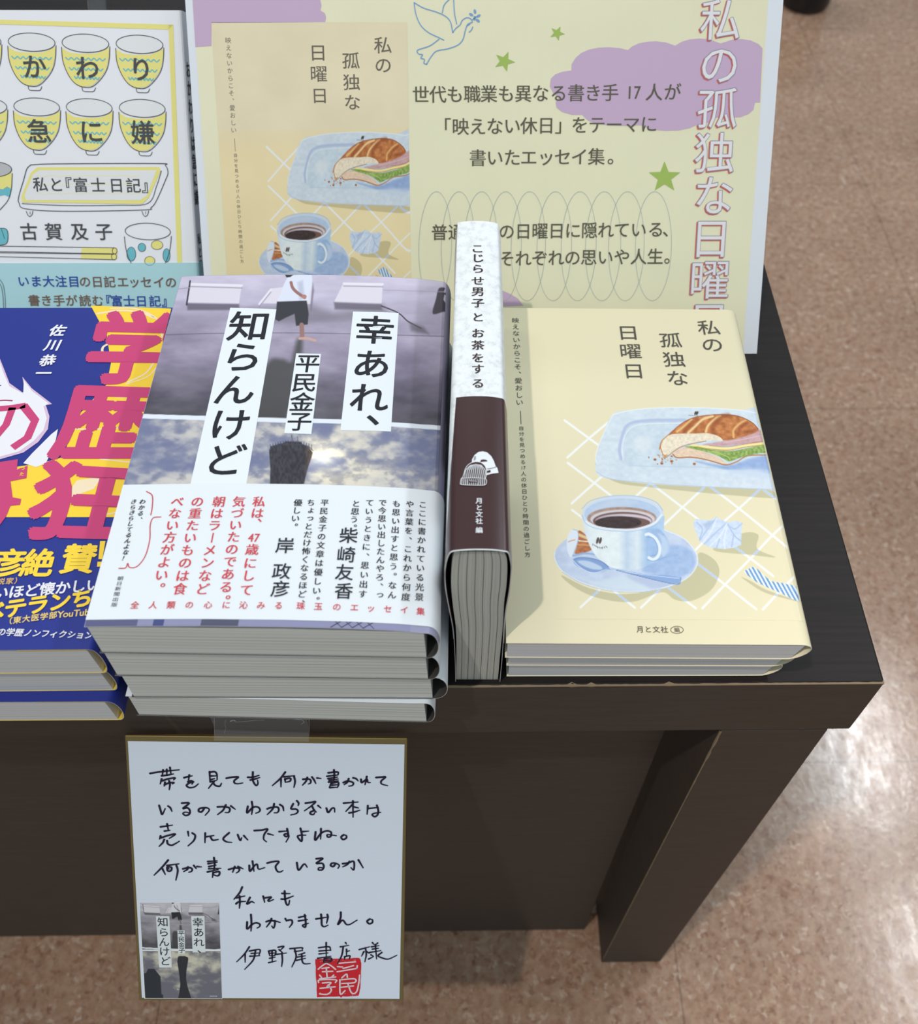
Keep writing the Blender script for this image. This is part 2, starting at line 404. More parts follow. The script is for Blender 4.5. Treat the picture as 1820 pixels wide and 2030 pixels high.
# ================================================================== the setting: floor
def floor_mat():
    m = pbr('waxed_stone_look_tiles', (165, 138, 118), 0.3, 0.5); nt, lk, b = nodes(m)
    v = coords(nt, lk)
    big = noise(nt, lk, v, 7.0, 2)
    mid = noise(nt, lk, v, 110.0, 5, 0.7)
    wv = nt.new('ShaderNodeVectorMath'); wv.operation = 'ADD'
    sc = nt.new('ShaderNodeVectorMath'); sc.operation = 'SCALE'; sc.inputs['Scale'].default_value = 0.014
    nz = noise(nt, lk, v, 120.0, 2); lk.new(nz.outputs['Color'], sc.inputs[0]); lk.new(v, wv.inputs[0]); lk.new(sc.outputs[0], wv.inputs[1])
    vor = nt.new('ShaderNodeTexVoronoi'); vor.inputs['Scale'].default_value = 255.0; lk.new(wv.outputs[0], vor.inputs['Vector'])
    r1 = ramp(nt, [(0.25, (128, 95, 76)), (0.42, (164, 130, 108)), (0.52, (182, 150, 129)), (0.64, (196, 170, 150)), (0.78, (204, 188, 172))])
    lk.new(mid.outputs[0], r1.inputs[0])
    sep = nt.new('ShaderNodeSeparateColor'); lk.new(vor.outputs['Color'], sep.inputs[0])
    r2 = ramp(nt, [(0.0, (112, 70, 52)), (0.08, (140, 98, 78)), (0.24, (172, 140, 116)), (0.5, (182, 156, 134)), (0.72, (166, 140, 120)), (0.86, (178, 132, 106)), (0.93, (196, 176, 158)), (1.0, (226, 214, 202))])
    lk.new(sep.outputs[0], r2.inputs[0])
    mx = nt.new('ShaderNodeMix'); mx.data_type = 'RGBA'; mx.inputs['Factor'].default_value = 0.44
    lk.new(r1.outputs[0], mx.inputs['A']); lk.new(r2.outputs[0], mx.inputs['B'])
    r3 = ramp(nt, [(0.3, (226, 220, 214)), (0.7, (248, 243, 238))]); lk.new(big.outputs[0], r3.inputs[0])
    mu = nt.new('ShaderNodeMix'); mu.data_type = 'RGBA'; mu.blend_type = 'MULTIPLY'; mu.inputs['Factor'].default_value = 1.0
    lk.new(mx.outputs['Result'], mu.inputs['A']); lk.new(r3.outputs[0], mu.inputs['B'])
    # joints between the tiles
    sx = nt.new('ShaderNodeSeparateXYZ'); lk.new(v, sx.inputs[0])
    def joint(out, off):
        a = nt.new('ShaderNodeMath'); a.operation = 'ADD'; a.inputs[1].default_value = -off + 46.0; lk.new(out, a.inputs[0])
        f = nt.new('ShaderNodeMath'); f.operation = 'WRAP'; f.inputs[1].default_value = 0.23; f.inputs[2].default_value = -0.23; lk.new(a.outputs[0], f.inputs[0])
        g = nt.new('ShaderNodeMath'); g.operation = 'ABSOLUTE'; lk.new(f.outputs[0], g.inputs[0]); return g.outputs[0]
    mn = nt.new('ShaderNodeMath'); mn.operation = 'MINIMUM'; lk.new(joint(sx.outputs[0], 0.004), mn.inputs[0]); lk.new(joint(sx.outputs[1], 0.178), mn.inputs[1])
    ss = nt.new('ShaderNodeMapRange'); ss.interpolation_type = 'SMOOTHSTEP'; ss.inputs[1].default_value = 0.0002; ss.inputs[2].default_value = 0.0011
    ss.inputs[3].default_value = 0.55; ss.inputs[4].default_value = 1.0; lk.new(mn.outputs[0], ss.inputs[0])
    mj = nt.new('ShaderNodeMix'); mj.data_type = 'RGBA'; mj.blend_type = 'MULTIPLY'; mj.inputs['Factor'].default_value = 1.0
    lk.new(mu.outputs['Result'], mj.inputs['A']); lk.new(ss.outputs[0], mj.inputs['B'])
    lk.new(mj.outputs['Result'], b.inputs['Base Color'])
    # waxed and worn surface
    wr = noise(nt, lk, coords(nt, lk, (60, 25, 1)), 1.6, 5, 0.7)
    rr = nt.new('ShaderNodeMapRange'); rr.inputs[1].default_value = 0.3; rr.inputs[2].default_value = 0.7; rr.inputs[3].default_value = 0.12; rr.inputs[4].default_value = 0.27
    lk.new(wr.outputs[0], rr.inputs[0]); lk.new(rr.outputs[0], b.inputs['Roughness'])
    bn = noise(nt, lk, v, 170.0, 3); bump(nt, lk, b, bn.outputs[0], 0.15, 0.0005)
    return m
fl = mesh_obj('floor', [(-2.5, -1.5, -H), (3.5, -1.5, -H), (3.5, 4.0, -H), (-2.5, 4.0, -H)], [(0, 1, 2, 3)], floor_mat())
fl['kind'] = 'structure'

# ================================================================== display table
def wood(name, rgb, rgb2, rough, scale=(18, 420, 420)):
    m = pbr(name, rgb, rough, 0.25); nt, lk, b = nodes(m)
    n = noise(nt, lk, coords(nt, lk, scale), 1.0, 4, 0.6)
    r = ramp(nt, [(0.3, rgb), (0.7, rgb2)]); lk.new(n.outputs[0], r.inputs[0]); lk.new(r.outputs[0], b.inputs['Base Color'])
    bump(nt, lk, b, n.outputs[0], 0.06, 0.0004); return m
M_TOP = wood('dark_wood_laminate', (22, 18, 18), (34, 28, 28), 0.5)
M_FRONT = wood('dark_brown_panel', (66, 58, 53), (75, 66, 60), 0.55, (30, 30, 300))
M_WEAR = pbr('bare_chipped_edge', (140, 124, 102), 0.8, 0.1)
TW, TD, AP = 1.25, 0.80, 0.0545
table = thing('display_table', 'dark brown wooden display table carrying the stacked books', 'table', (0, 0, -H))
V, F = [], []; box(V, F, (-TW, 0, -AP), (0, TD, 0)); tt = mesh_obj('table_top', V, F, [M_TOP, M_FRONT], table, [1, 1, 1, 1, 1, 0]); bevel(tt, 0.0012, 2)
for (x0, y0) in ((-0.0642, 0.0), (-0.0642, TD - 0.06), (-TW + 0.011, 0.0), (-TW + 0.011, TD - 0.06)):
    V, F = [], []; box(V, F, (x0, y0, -H), (x0 + 0.0535, y0 + 0.053, -AP)); bevel(mesh_obj('leg', V, F, M_FRONT, table), 0.001, 2)
V, F = [], []; box(V, F, (-TW + 0.078, 0.0270, -H), (-0.0768, 0.045, -AP)); bevel(mesh_obj('front_panel', V, F, M_FRONT, table), 0.0006, 1)
# worn pale edges
V, F = [], []; rnd = random.Random(5); x = -0.206; k = []
while x < -0.0005:
    w = 0.00035 + 0.00035 * rnd.random() + (0.0016 if rnd.random() < 0.05 else 0); k.append((x, w)); x += 0.0022
k.append((-0.0004, 0.0022))
for i, (x, w) in enumerate(k):
    V += [(x, 0.0002 + w * 0.7, 0.00012), (x, -0.00012, -0.0004), (x, -0.00012, -0.0006 - w * 0.35)]
    if i: a = 3 * i; F += [(a - 3, a - 2, a + 1, a), (a - 2, a - 1, a + 2, a + 1)]
mesh_obj('worn_edge', V, F, M_WEAR, table, label='pale chipped front edge')
V, F = [], []; z = -AP - 0.0005; k = []
while z > -H + 0.012:
    w = 0.0002 + 0.0003 * rnd.random() + (0.0016 * rnd.random() if z > -0.13 else 0); k.append((z, w)); z -= 0.006
for i, (z, w) in enumerate(k):
    V += [(-0.06435, w * 0.5, z), (-0.0643, -0.00012, z), (-0.0640 + w * 0.55, -0.00014, z)]
    if i: a = 3 * i; F += [(a - 3, a, a + 1, a - 2), (a - 2, a + 1, a + 2, a - 1)]
mesh_obj('worn_edge', V, F, M_WEAR, table, label='pale chipped leg edge')

# ================================================================== books
def offset_prof(P, t):
    P = np.asarray(P, float); d = np.gradient(P, axis=0); L = np.hypot(d[:, 0], d[:, 1]); d /= L[:, None]
    return P + np.c_[d[:, 1], -d[:, 0]] * t
def jacket_mesh(o, rot, prof, y0, y1, mat_out, mat_in, parent, name='jacket', thick=0.00022, ny=1, warp=None):
    P = np.asarray(prof, float); Q = offset_prof(P, thick); n = len(P); c, s = math.cos(rot), math.sin(rot)
    V = []
    for j in range(ny + 1):
        y = y0 + (y1 - y0) * j / ny
        for R in (P, Q):
            RR = warp(R, j / ny) if warp else R
            V += [(o[0] + c * x - s * y, o[1] + s * x + c * y, o[2] + z) for x, z in RR]
    F, M = [], []
    for j in range(ny):
        a, b = 2 * n * j, 2 * n * (j + 1)
        for i in range(n - 1):
            F.append((a + i, a + i + 1, b + i + 1, b + i)); M.append(0)
            F.append((a + n + i, b + n + i, b + n + i + 1, a + n + i + 1)); M.append(1)
    def rim(*q):                      # cut edges get corners of their own, so that the sheet shades flat up to its rim
        k = len(V); V.extend([V[i] for i in q]); F.append((k, k + 1, k + 2, k + 3)); M.append(2)
    e = 2 * n * ny
    for j in range(ny):
        a, b = 2 * n * j, 2 * n * (j + 1); i = n - 1
        rim(a, b, b + n, a + n); rim(a + i, a + n + i, b + n + i, b + i)
    for i in range(n - 1):
        rim(i, n + i, n + i + 1, i + 1); rim(e + i, e + i + 1, e + n + i + 1, e + n + i)
    o_ = mesh_obj(name, V, F, [mat_out, mat_in, M_EDGE], parent, M, smooth=False)
    for p in o_.data.polygons:
        if p.material_index < 2: p.use_smooth = True
    return o_
def block(o, rot, xl, xr, zb, zt, y0, y1, mat, parent, top=None, slant=0.0, name='page_block'):
    """page block lying flat; top: function x -> extra height of the upper face, slant: how far the spine side leans"""
    c, s = math.cos(rot), math.sin(rot); n = 24; V = []
    for y in (y0, y1):
        for i in range(n + 1):
            x = xl + (xr - xl) * i / n; h = top(x) if top else 0
            V.append((x, y, zb)); V.append((x + (slant * i / n), y, zt + h))
    V = [(o[0] + c * x - s * y, o[1] + s * x + c * y, o[2] + z) for x, y, z in V]
    F = []; m = 2 * (n + 1)
    for i in range(n):
        a = 2 * i
        F += [(a, a + 2, a + 3, a + 1), (m + a, m + a + 1, m + a + 3, m + a + 2), (a + 1, a + 3, m + a + 3, m + a + 1), (a, m + a, m + a + 2, a + 2)]
    F += [(0, 1, m + 1, m), (2 * n, m + 2 * n, m + 2 * n + 1, 2 * n + 1)]
    return mesh_obj(name, V, F, mat, parent)
def arc(x0, zt, zb, bulge, n=14, lean=0.0):
    """rounded spine from (x0, zt) to (x0, zb)"""
    return [(x0 + bulge * math.sin(math.pi * t) ** 0.75 + lean * t, zt + (zb - zt) * (0.5 - 0.5 * math.cos(math.pi * t)) ) for t in np.linspace(0, 1, n + 1)][0:]
M_EDGE = pbr('cut_paper_edge', (205, 205, 205), 0.8, 0.1)
M_PAGE = pages('grey_page_edges', (219, 221, 217), (178, 180, 176))
M_PAGEW = pages('white_page_edges', (212, 213, 214), (168, 170, 172), (2, 2, 1700), 0.36)
M_INNER = pbr('dark_inside_of_jacket', (70, 68, 66), 0.7, 0.2)
M_WHITE = paper('white_cover_paper', (226, 233, 240), 0.5, 0.3)
M_LILAC = paper('lilac_grey_cover', (150, 150, 180), 0.4, 0.4)
M_CREAM = paper('cream_cover_paper', (226, 218, 186), 0.5, 0.3, 0.1)
M_CREAMIN = pbr('cream_inside', (235, 228, 200), 0.7, 0.2)
M_BLUE = paper('blue_cover_paper', (37, 51, 140), 0.4, 0.35)
M_YELLOW = pbr('yellow_cover_inside', (222, 196, 90), 0.6, 0.2)
M_PRINT = print_mat('printed_picture', 0.42, 0.35)
M_PRINT2 = print_mat('printed_watercolour', 0.5, 0.3)

# ---- stack of four photo-cover books
G4 = 'photo cover paperbacks in the front stack'
def topz(x, w=0.127):
    return float(np.interp(x, [0, 0.02, 0.045, 0.075, 0.1, 0.118, 0.127], [0.0, 0.0012, 0.0022, 0.0026, 0.0020, 0.0008, -0.0006]))
stack = [  # left x, front y, rot, z bottom, z top, spine bulge, label
    (-0.3335, -0.0136, -0.026, 0.0656, 0.0876, 0.0055, 'white-banded photo-cover paperback, top one of the front stack'),
    (-0.3334, -0.0130, -0.022, 0.0434, 0.0650, 0.0055, 'photo-cover paperback directly under the top one of the front stack'),
    (-0.3320, -0.0128, -0.014, 0.0214, 0.0428, 0.0070, 'photo-cover paperback third from the top, spine pressed against the upright book'),
    (-0.3350, -0.0120, -0.034, 0.0003, 0.0208, 0.0045, 'lowest photo-cover paperback of the front stack, showing a white strip'),
]
big = None
for k, (x, y, r, zb, zt, bl, lab) in enumerate(stack):
    t = thing('paperback_book', lab, 'book', (x + 0.065, y + 0.09, zb), G4)
    o = (x, y, 0.0)
    if k == 0: prof = [(a, zt + topz(a)) for a in np.linspace(0, 0.127, 40)][:-1] + arc(0.127, zt - 0.0006, zb, bl)
    else: prof = [(a, zt + 0.0003 * math.sin(a * 40)) for a in np.linspace(0, 0.1265, 24)][:-1] + arc(0.127, zt, zb, bl)
    prof += [(a, zb) for a in np.linspace(0.126, 0.0, 8)]
    j = jacket_mesh(o, r, prof, 0, 0.188, M_WHITE if k != 0 else M_LILAC, M_INNER, t)
    block(o, r, 0.001, 0.1275 if k != 0 else 0.1275, zb + 0.0002, zt - 0.0005, 0.0003, 0.187, M_PAGE, t, None if k else (lambda a: 0.25 * topz(a)), -0.0006)
    if k == 0: big, bigS, bigJ, bigO, bigR = t, Wrap(o, r, prof), j, o, r

# cover art of the top book ------------------------------------------------
def big_photo(c, mono=False):
    X, Y = c.X, c.Y
    # upper photograph: a child running past concrete blocks on wet ground
    div = np.interp(X, [283, 508, 700, 885], [825, 832, 836, 849])
    t = (Y - 540) / (div - 540)
    g = fbm(X / 45.0, Y / 14.0); g2 = fbm(X / 90.0 + 9, Y / 60.0 + 4)
    up = np.stack([np.interp(t, [0, .18, .35, .6, 1], v) for v in ([198, 186, 156, 142, 78], [192, 180, 149, 134, 76], [214, 206, 173, 158, 86])], 1)
    up += ((g - 0.5) * 34 + (g2 - 0.5) * 70 * sstep(0.2, 0.5, t))[:, None]
    # lower photograph: clouds
    cl = fbm(X / 70.0 + 3, Y / 34.0 + 8); cl2 = fbm(X / 24.0, Y / 15.0 + 2)
    k = sstep(0.34, 0.70, 0.68 * cl + 0.32 * cl2 + 0.10 * np.exp(-((X - 690) / 150.0) ** 2 - ((Y - 915) / 60.0) ** 2))
    sky = np.array([114, 121, 154.]) * (1 - k)[:, None] + np.array([200, 197, 194.]) * k[:, None]
    warm = np.exp(-((X - 660) / 120.0) ** 2 - ((Y - 915) / 55.0) ** 2)
    sky += (k * (30 * warm))[:, None] * np.array([1.2, 1.0, 0.3]); dk = sstep(0.52, 0.3, cl2) * k
    sky -= (dk * 46)[:, None] * np.array([1, .95, .7])
    sun = np.exp(-(((X - 637) / 13.0) ** 2 + ((Y - 908) / 9.0) ** 2)); glow = np.exp(-(((X - 637) / 45.0) ** 2 + ((Y - 908) / 30.0) ** 2))
    sky += (glow * 60)[:, None] * np.array([1, .95, .8]); sky = sky * (1 - sun)[:, None] + 252 * sun[:, None]
    a = sstep(-0.8, 0.8, Y - div)[:, None]
    c.C = up * (1 - a) + sky * a
    low = Y > div
    # concrete blocks
    for P in ([(375.8, 561), (479.6, 564), (473.8, 602.7), (370, 600.8)], [(537, 572), (514, 601), (616, 603), (620, 562)], [(681.5, 560), (759, 561.5), (756.5, 602.7), (662, 599)]):
        c.poly(P, (216, 211, 226), soft=1.2)
        P = np.array(P); b = P[2:][::-1]
        c.poly([b[0], b[1], b[1] + (1, 12), b[0] + (2, 14)], (92, 86, 104), soft=3, alpha=0.8)
        c.line([P[0] + (0, 2), P[1] + (0, 2)], 4, (226, 222, 234)); c.line([P[0] + (0, 7), P[1] + (0, 7)], 2.2, (150, 142, 166), alpha=.8)
    c.line([(377, 557), (370, 604)], 3, (50, 44, 56))
    c.poly([(470, 612), (620, 606), (660, 620), (760, 606), (780, 630), (640, 640), (470, 640)], (96, 92, 104), soft=10, alpha=0.5)
    c.smooth([(870, 572), (882, 571), (880, 580), (893, 584), (893, 620), (880, 618), (858, 622), (864, 594)], (66, 60, 72), soft=1.5)
    c.poly([(881, 584), (893, 588), (893, 604), (884, 602), (879, 594)], (190, 186, 202), soft=1.5)
    c.line([(756.5, 606.5), (789, 620), (805, 634), (812, 639), (835, 651)], 2.4, (58, 52, 62)); c.poly([(812, 640), (840, 648), (850, 662), (815, 656)], (90, 86, 98), soft=5, alpha=.7)
    c.line([(327, 664), (420, 661), (589, 660), (700, 662), (887, 667)], 1.6, (92, 84, 100), alpha=.75)
    c.line([(345, 574), (377, 570)], 1.4, (150, 142, 160)); c.line([(760, 575), (893, 579)], 1.2, (160, 154, 172))
    # reflection
    c.smooth([(588, 676), (600, 676), (596, 720), (590, 780), (560, 826), (512, 828), (515, 760), (535, 715), (560, 712), (578, 716)], (70, 70, 72), soft=7, alpha=.9)
    # child
    c.smooth([(572, 549), (590, 545), (616, 543), (618, 566), (612, 585), (608, 597), (580, 598), (551, 599), (556, 583), (562, 566)], (214, 220, 238), soft=1.2)
    c.poly([(590, 560), (600, 556), (604, 590), (594, 596)], (170, 178, 204), soft=4, alpha=.7)
    c.poly([(563, 541), (586, 541), (576, 549), (568, 550)], (40, 36, 44))
    c.line([(577, 560), (580, 570), (588, 579), (604, 590)], 6, (150, 104, 100)); c.ell(603, 588, 5, 4, (176, 122, 112))
    c.poly([(549, 598), (608, 596), (612, 622), (610, 643), (587, 646), (584, 622), (566, 630), (553, 637), (546, 633)], (46, 46, 56), soft=1.2)
    c.line([(598, 644), (599, 668)], 9, (150, 112, 108)); c.line([(594, 671), (610, 671), (625, 675)], 5, (196, 158, 152))
    # tower
    def tw(x, y, sd, col): return np.array([52, 52, 60.]) + (vnoise(x / 3.2, y / 5.5)[:, None] - .4) * 30 + sstep(600, 622, x)[:, None] * np.array([50, 30, 10.])
    c.poly([(533.5, 896), (537, 885), (552, 880), (561, 879), (566, 875), (597, 876), (600, 881), (612, 886), (620, 897), (618, 906), (610.4, 928), (601, 966), (535, 966), (536, 928)], (0, 0, 0), shade=tw)
    c.line([(578, 862), (580, 876)], 1.2, (60, 60, 70)); c.line([(590, 866), (590, 876)], 1, (60, 60, 70))
    for i in range(17):
        x = 536 + i * 5.1; yy = 887 - 9 * math.sin(math.pi * (x - 534) / 86.0); c.line([(x, yy - 5), (x + .4, yy + 5)], 1.1, (60, 60, 72))
    c.line([(533, 893), (551, 882), (604, 882), (621, 894)], 1.2, (70, 70, 82))
    # white line between the two photographs
    d = np.abs(Y - div); c.mix(np.arange(len(X)), sstep(5.0, 3.8, d), (222, 230, 242))
bigP = lambda p: bigS.uv(p)
uT = 0.1268
vTop = 0.188
def paint_big(V, UV, a, b):
    X, Y = px_of_np(V); c = Canvas(X, Y, (128, 128, 128)); big_photo(c); return c.C
vObi = bigS.uv((489, 959.6))[1]
picture('cover_picture', bigS, [(0.0002, vTop - .0002), (uT + 0.004, vTop - .0002), (uT + 0.004, vObi - 0.003), (0.0002, vObi - 0.003)], 460, 330, paint_big, M_PRINT, bigJ)
BLK = (34, 36, 44)
p = Print(bigS)
p.quad([(456.5, 610.4), (548, 613.5), (488, 964), (377.3, 962)], (228, 236, 244), 1, 6, 10)
p.quad([(587.3, 700.8), (636.5, 702), (617.3, 861), (563.5, 859)], (228, 236, 244), 1, 6, 10)
p.quad([(700, 618), (790.4, 620.8), (775, 855.8), (675, 853.5)], (228, 236, 244), 1, 6, 10)
for ch, c in zip('知らんけど', [(494, 647), (481.5, 708.5), (466, 773), (456.5, 842), (446, 912)]): p.text(ch, c, c, 84, BLK, 3, bold=0.014)
for ch, c in zip('幸あれ、', [(743, 654.6), (736.5, 722), (731.5, 789), (765, 817)]): p.text(ch, c, c, 80, BLK, 3, bold=0.014)
for ch, c in zip('平民金子', [(610.4, 721), (604, 759), (599, 797.7), (594, 836)]): p.text(ch, c, c, 51, BLK, 3, bold=0.012)
p.done('title_lettering', bigJ)
# purple foot of the cover and the drawing on it
p = Print(bigS)
def strip(p, prof_u0, prof_u1, v0, v1, col, layer, n=40): p.quad_uv([(prof_u0, v1), (prof_u1, v1), (prof_u1, v0), (prof_u0, v0)], col, layer, n, 2)
strip(p, 0.0003, 0.122, 0.0002, 0.006, (140, 142, 176), 0)
strip(p, 0.0003, 0.020, 0.0002, 0.006, (92, 96, 132), 1); strip(p, 0.026, 0.030, 0.0002, 0.006, (70, 80, 130), 1); strip(p, 0.044, 0.058, 0.0002, 0.006, (84, 86, 110), 1)
for u in (0.0925, 0.0965, 0.1005, 0.1045): p.line_uv([(u, 0.0004), (u + 0.004, 0.0032)], 0.00035, (64, 62, 84), 2); p.line_uv([(u + 0.004, 0.0004), (u + 0.001, 0.0032)], 0.00025, (64, 62, 84), 2)
p.line_uv([(0.0925, 0.0032), (0.112, 0.0032)], 0.0003, (64, 62, 84), 2)
p.done('cover_foot_print', bigJ)
# paper band around the lower part
vO0 = 0.0028
oj = jacket_mesh(bigO, bigR, offset_prof(bigS.raw[:54], -0.0003), vO0, vObi, M_WHITE, M_INNER, big, 'paper_band', 0.00025)
obiS = Wrap(bigO, bigR, offset_prof(bigS.raw[:54], -0.0003))
p = Print(obiS); RED = (206, 72, 84)
def mcol(p, t, a, b, em, col, xb=0.018, **k): p.text(t, a, b, em, col, 3, vert=True, xbold=xb, **k)
p.text(['私', 'は', '、', '47', '歳', 'に', 'し', 'て'], (513.6, 995), (489, 1170), 27, RED, 3, vert=True, xbold=.02, pos=[0, .137, .25, .423, .557, .71, .846, 1])
mcol(p, '気づいたのである。', (474, 995), (444.5, 1190), 27, RED, .02)
mcol(p, '朝はラーメンなど', (434.3, 995), (401.8, 1168), 27, RED, .02)
mcol(p, 'の重たいものは食', (391.6, 995), (357, 1168), 27, RED, .02)
mcol(p, 'べない方がよい。', (352, 995), (315, 1166), 27, RED, .02)
for t, a, b in (('ここに書かれている光景', (838, 1001), (831, 1184)), ('や言葉を、これから何度', (812.5, 1000), (804.4, 1184)), ('も思い出すと思う。なん', (786, 999), (777, 1180)), ('で今思い出したんやろ、っ', (758.5, 997), (751.5, 1180)),
                ('ていうときに、思い出す', (733, 997), (719, 1178)), ('と思う。', (706, 999), (700, 1046)), ('平民金子の文章は優しい。', (643.8, 997), (626, 1190)), ('ちょっとだけ怖くなるほど、', (616.5, 997), (597, 1196)), ('優しい。', (591, 997), (583, 1044))):
    mcol(p, t, a, b, 17.5, (46, 48, 56), .022)
for t, cs in (('柴崎友香', [(691.4, 1062), (686.5, 1100), (683, 1135), (681.6, 1172)]), ('岸政彦', [(565.3, 1082), (558.4, 1133), (556, 1168)])):
    for ch, c in zip(t, cs): p.text(ch, c, c, 38, (40, 46, 58), 3, bold=0.010)
xs = [240, 330, 418, 508, 600, 688, 772, 857, 943, 1050, 1135, 1225, 1310, 1390, 1472, 1552, 1632]
p.text('全人類の心に沁みる珠玉のエッセイ集', (267.6, 1200), (833.7, 1212.5), 17.5, RED, 3, bold=.012, pos=[(v - 240) / (1632 - 240.) for v in xs])
mcol(p, 'わかる、', (283, 995), (277, 1030), 12.5, BLK, .03, shear=0.15)
mcol(p, 'きらきらしてるんよな！', (265.6, 995), (248, 1107), 12.5, BLK, .03, shear=0.15)
p.text('朝日新聞出版', (239, 1147), (227, 1199), 12.5, (60, 62, 72), 3, vert=True, sy=.78)
p.line([(290.8, 974.5), (302, 983), (302, 1005), (299, 1021)], 2.2, (200, 84, 92)); p.line([(319, 1025), (304, 1027), (298, 1041.7), (297, 1070), (288, 1102.7), (272, 1123), (257, 1125), (253.4, 1117), (249, 1126), (236, 1127)], 2.2, (200, 84, 92))
p.done('band_lettering', oj)

# ---- stack of three cream books with the coffee picture
G3 = 'cream paperbacks in the right-hand stack'
ycol = [(-0.1734, 0.0010, -0.015, 0.0273, 0.0412, 0.1245, 0.1965, 'cream paperback with a painted coffee cup and sandwich, on top of its stack'),
        (-0.1722, 0.0036, -0.012, 0.0137, 0.0271, 0.1205, 0.188, 'cream paperback in the middle of the stack under the coffee cup cover'),
        (-0.1716, 0.0046, -0.006, 0.0003, 0.0135, 0.1180, 0.188, 'lowest cream paperback of the coffee cup stack, lying on the table')]
for k, (x, y, r, zb, zt, xr, ln, lab) in enumerate(ycol):
    t = thing('paperback_book', lab, 'book', (x + 0.065, y + 0.09, zb), G3); o = (x, y, 0.0)
    h = zt - zb
    spine = [(xr - 0.002 + 0.0072 * f, zt - g * h) for f, g in ((0, 0), (.3, .008), (.6, .04), (.85, .13), (1.0, .26), (.98, .42), (.86, .6), (.62, .78), (.3, .92), (0, .99), (-.3, 1.0))]
    prof = [(a, zt) for a in np.linspace(0, xr - 0.0025, 30)] + spine + [(a, zb) for a in np.linspace(xr - 0.006, 0, 6)]
    j = jacket_mesh(o, r, prof, 0, ln, M_CREAM, M_CREAMIN, t)
    block(o, r, 0.0008, xr - 0.0015, zb + 0.0002, zt - 0.0006, 0.0004, ln - 0.001, M_PAGEW, t, None, 0.0035)
    # flaps of the jacket folded in
    if k < 2:
        V, F = [], []; c_, s_ = math.cos(r), math.sin(r)
        for (a, b_) in ((0.0006, 0.0002), (0.094 - 0.03 * k, 0.0002), (0.094 - 0.03 * k, ln - .004), (0.0006, ln - .004)):
            for z in (zt - 0.0009, zt - 0.0005): V.append((x + c_ * a - s_ * b_, y + s_ * a + c_ * b_, z))
        F = [(1, 3, 5, 7), (6, 4, 2, 0), (0, 2, 3, 1), (2, 4, 5, 3), (4, 6, 7, 5), (6, 0, 1, 7)]; mesh_obj('flap', V, F, M_CREAM, t)
    if k == 0: yel, yS, yJ, yLen, yXr = t, Wrap(o, r, prof), j, ln, xr
def K(*pts): return [(990 + a / 2.671, 590 + b / 2.671) for a, b in pts]      # measured on the cover
def Q1(*pts): return [(1160 + a / 4.55, 780 + b / 4.55) for a, b in pts]
def Q2(*pts): return [(1080 + a / 5.353, 960 + b / 5.353) for a, b in pts]
def wash(amp, sc=9.0):
    def f(x, y, sd, col): return col + ((fbm(x / sc, y / sc * 1.3) - 0.5) * amp)[:, None] * np.array([1.0, .9, .75])
    return f
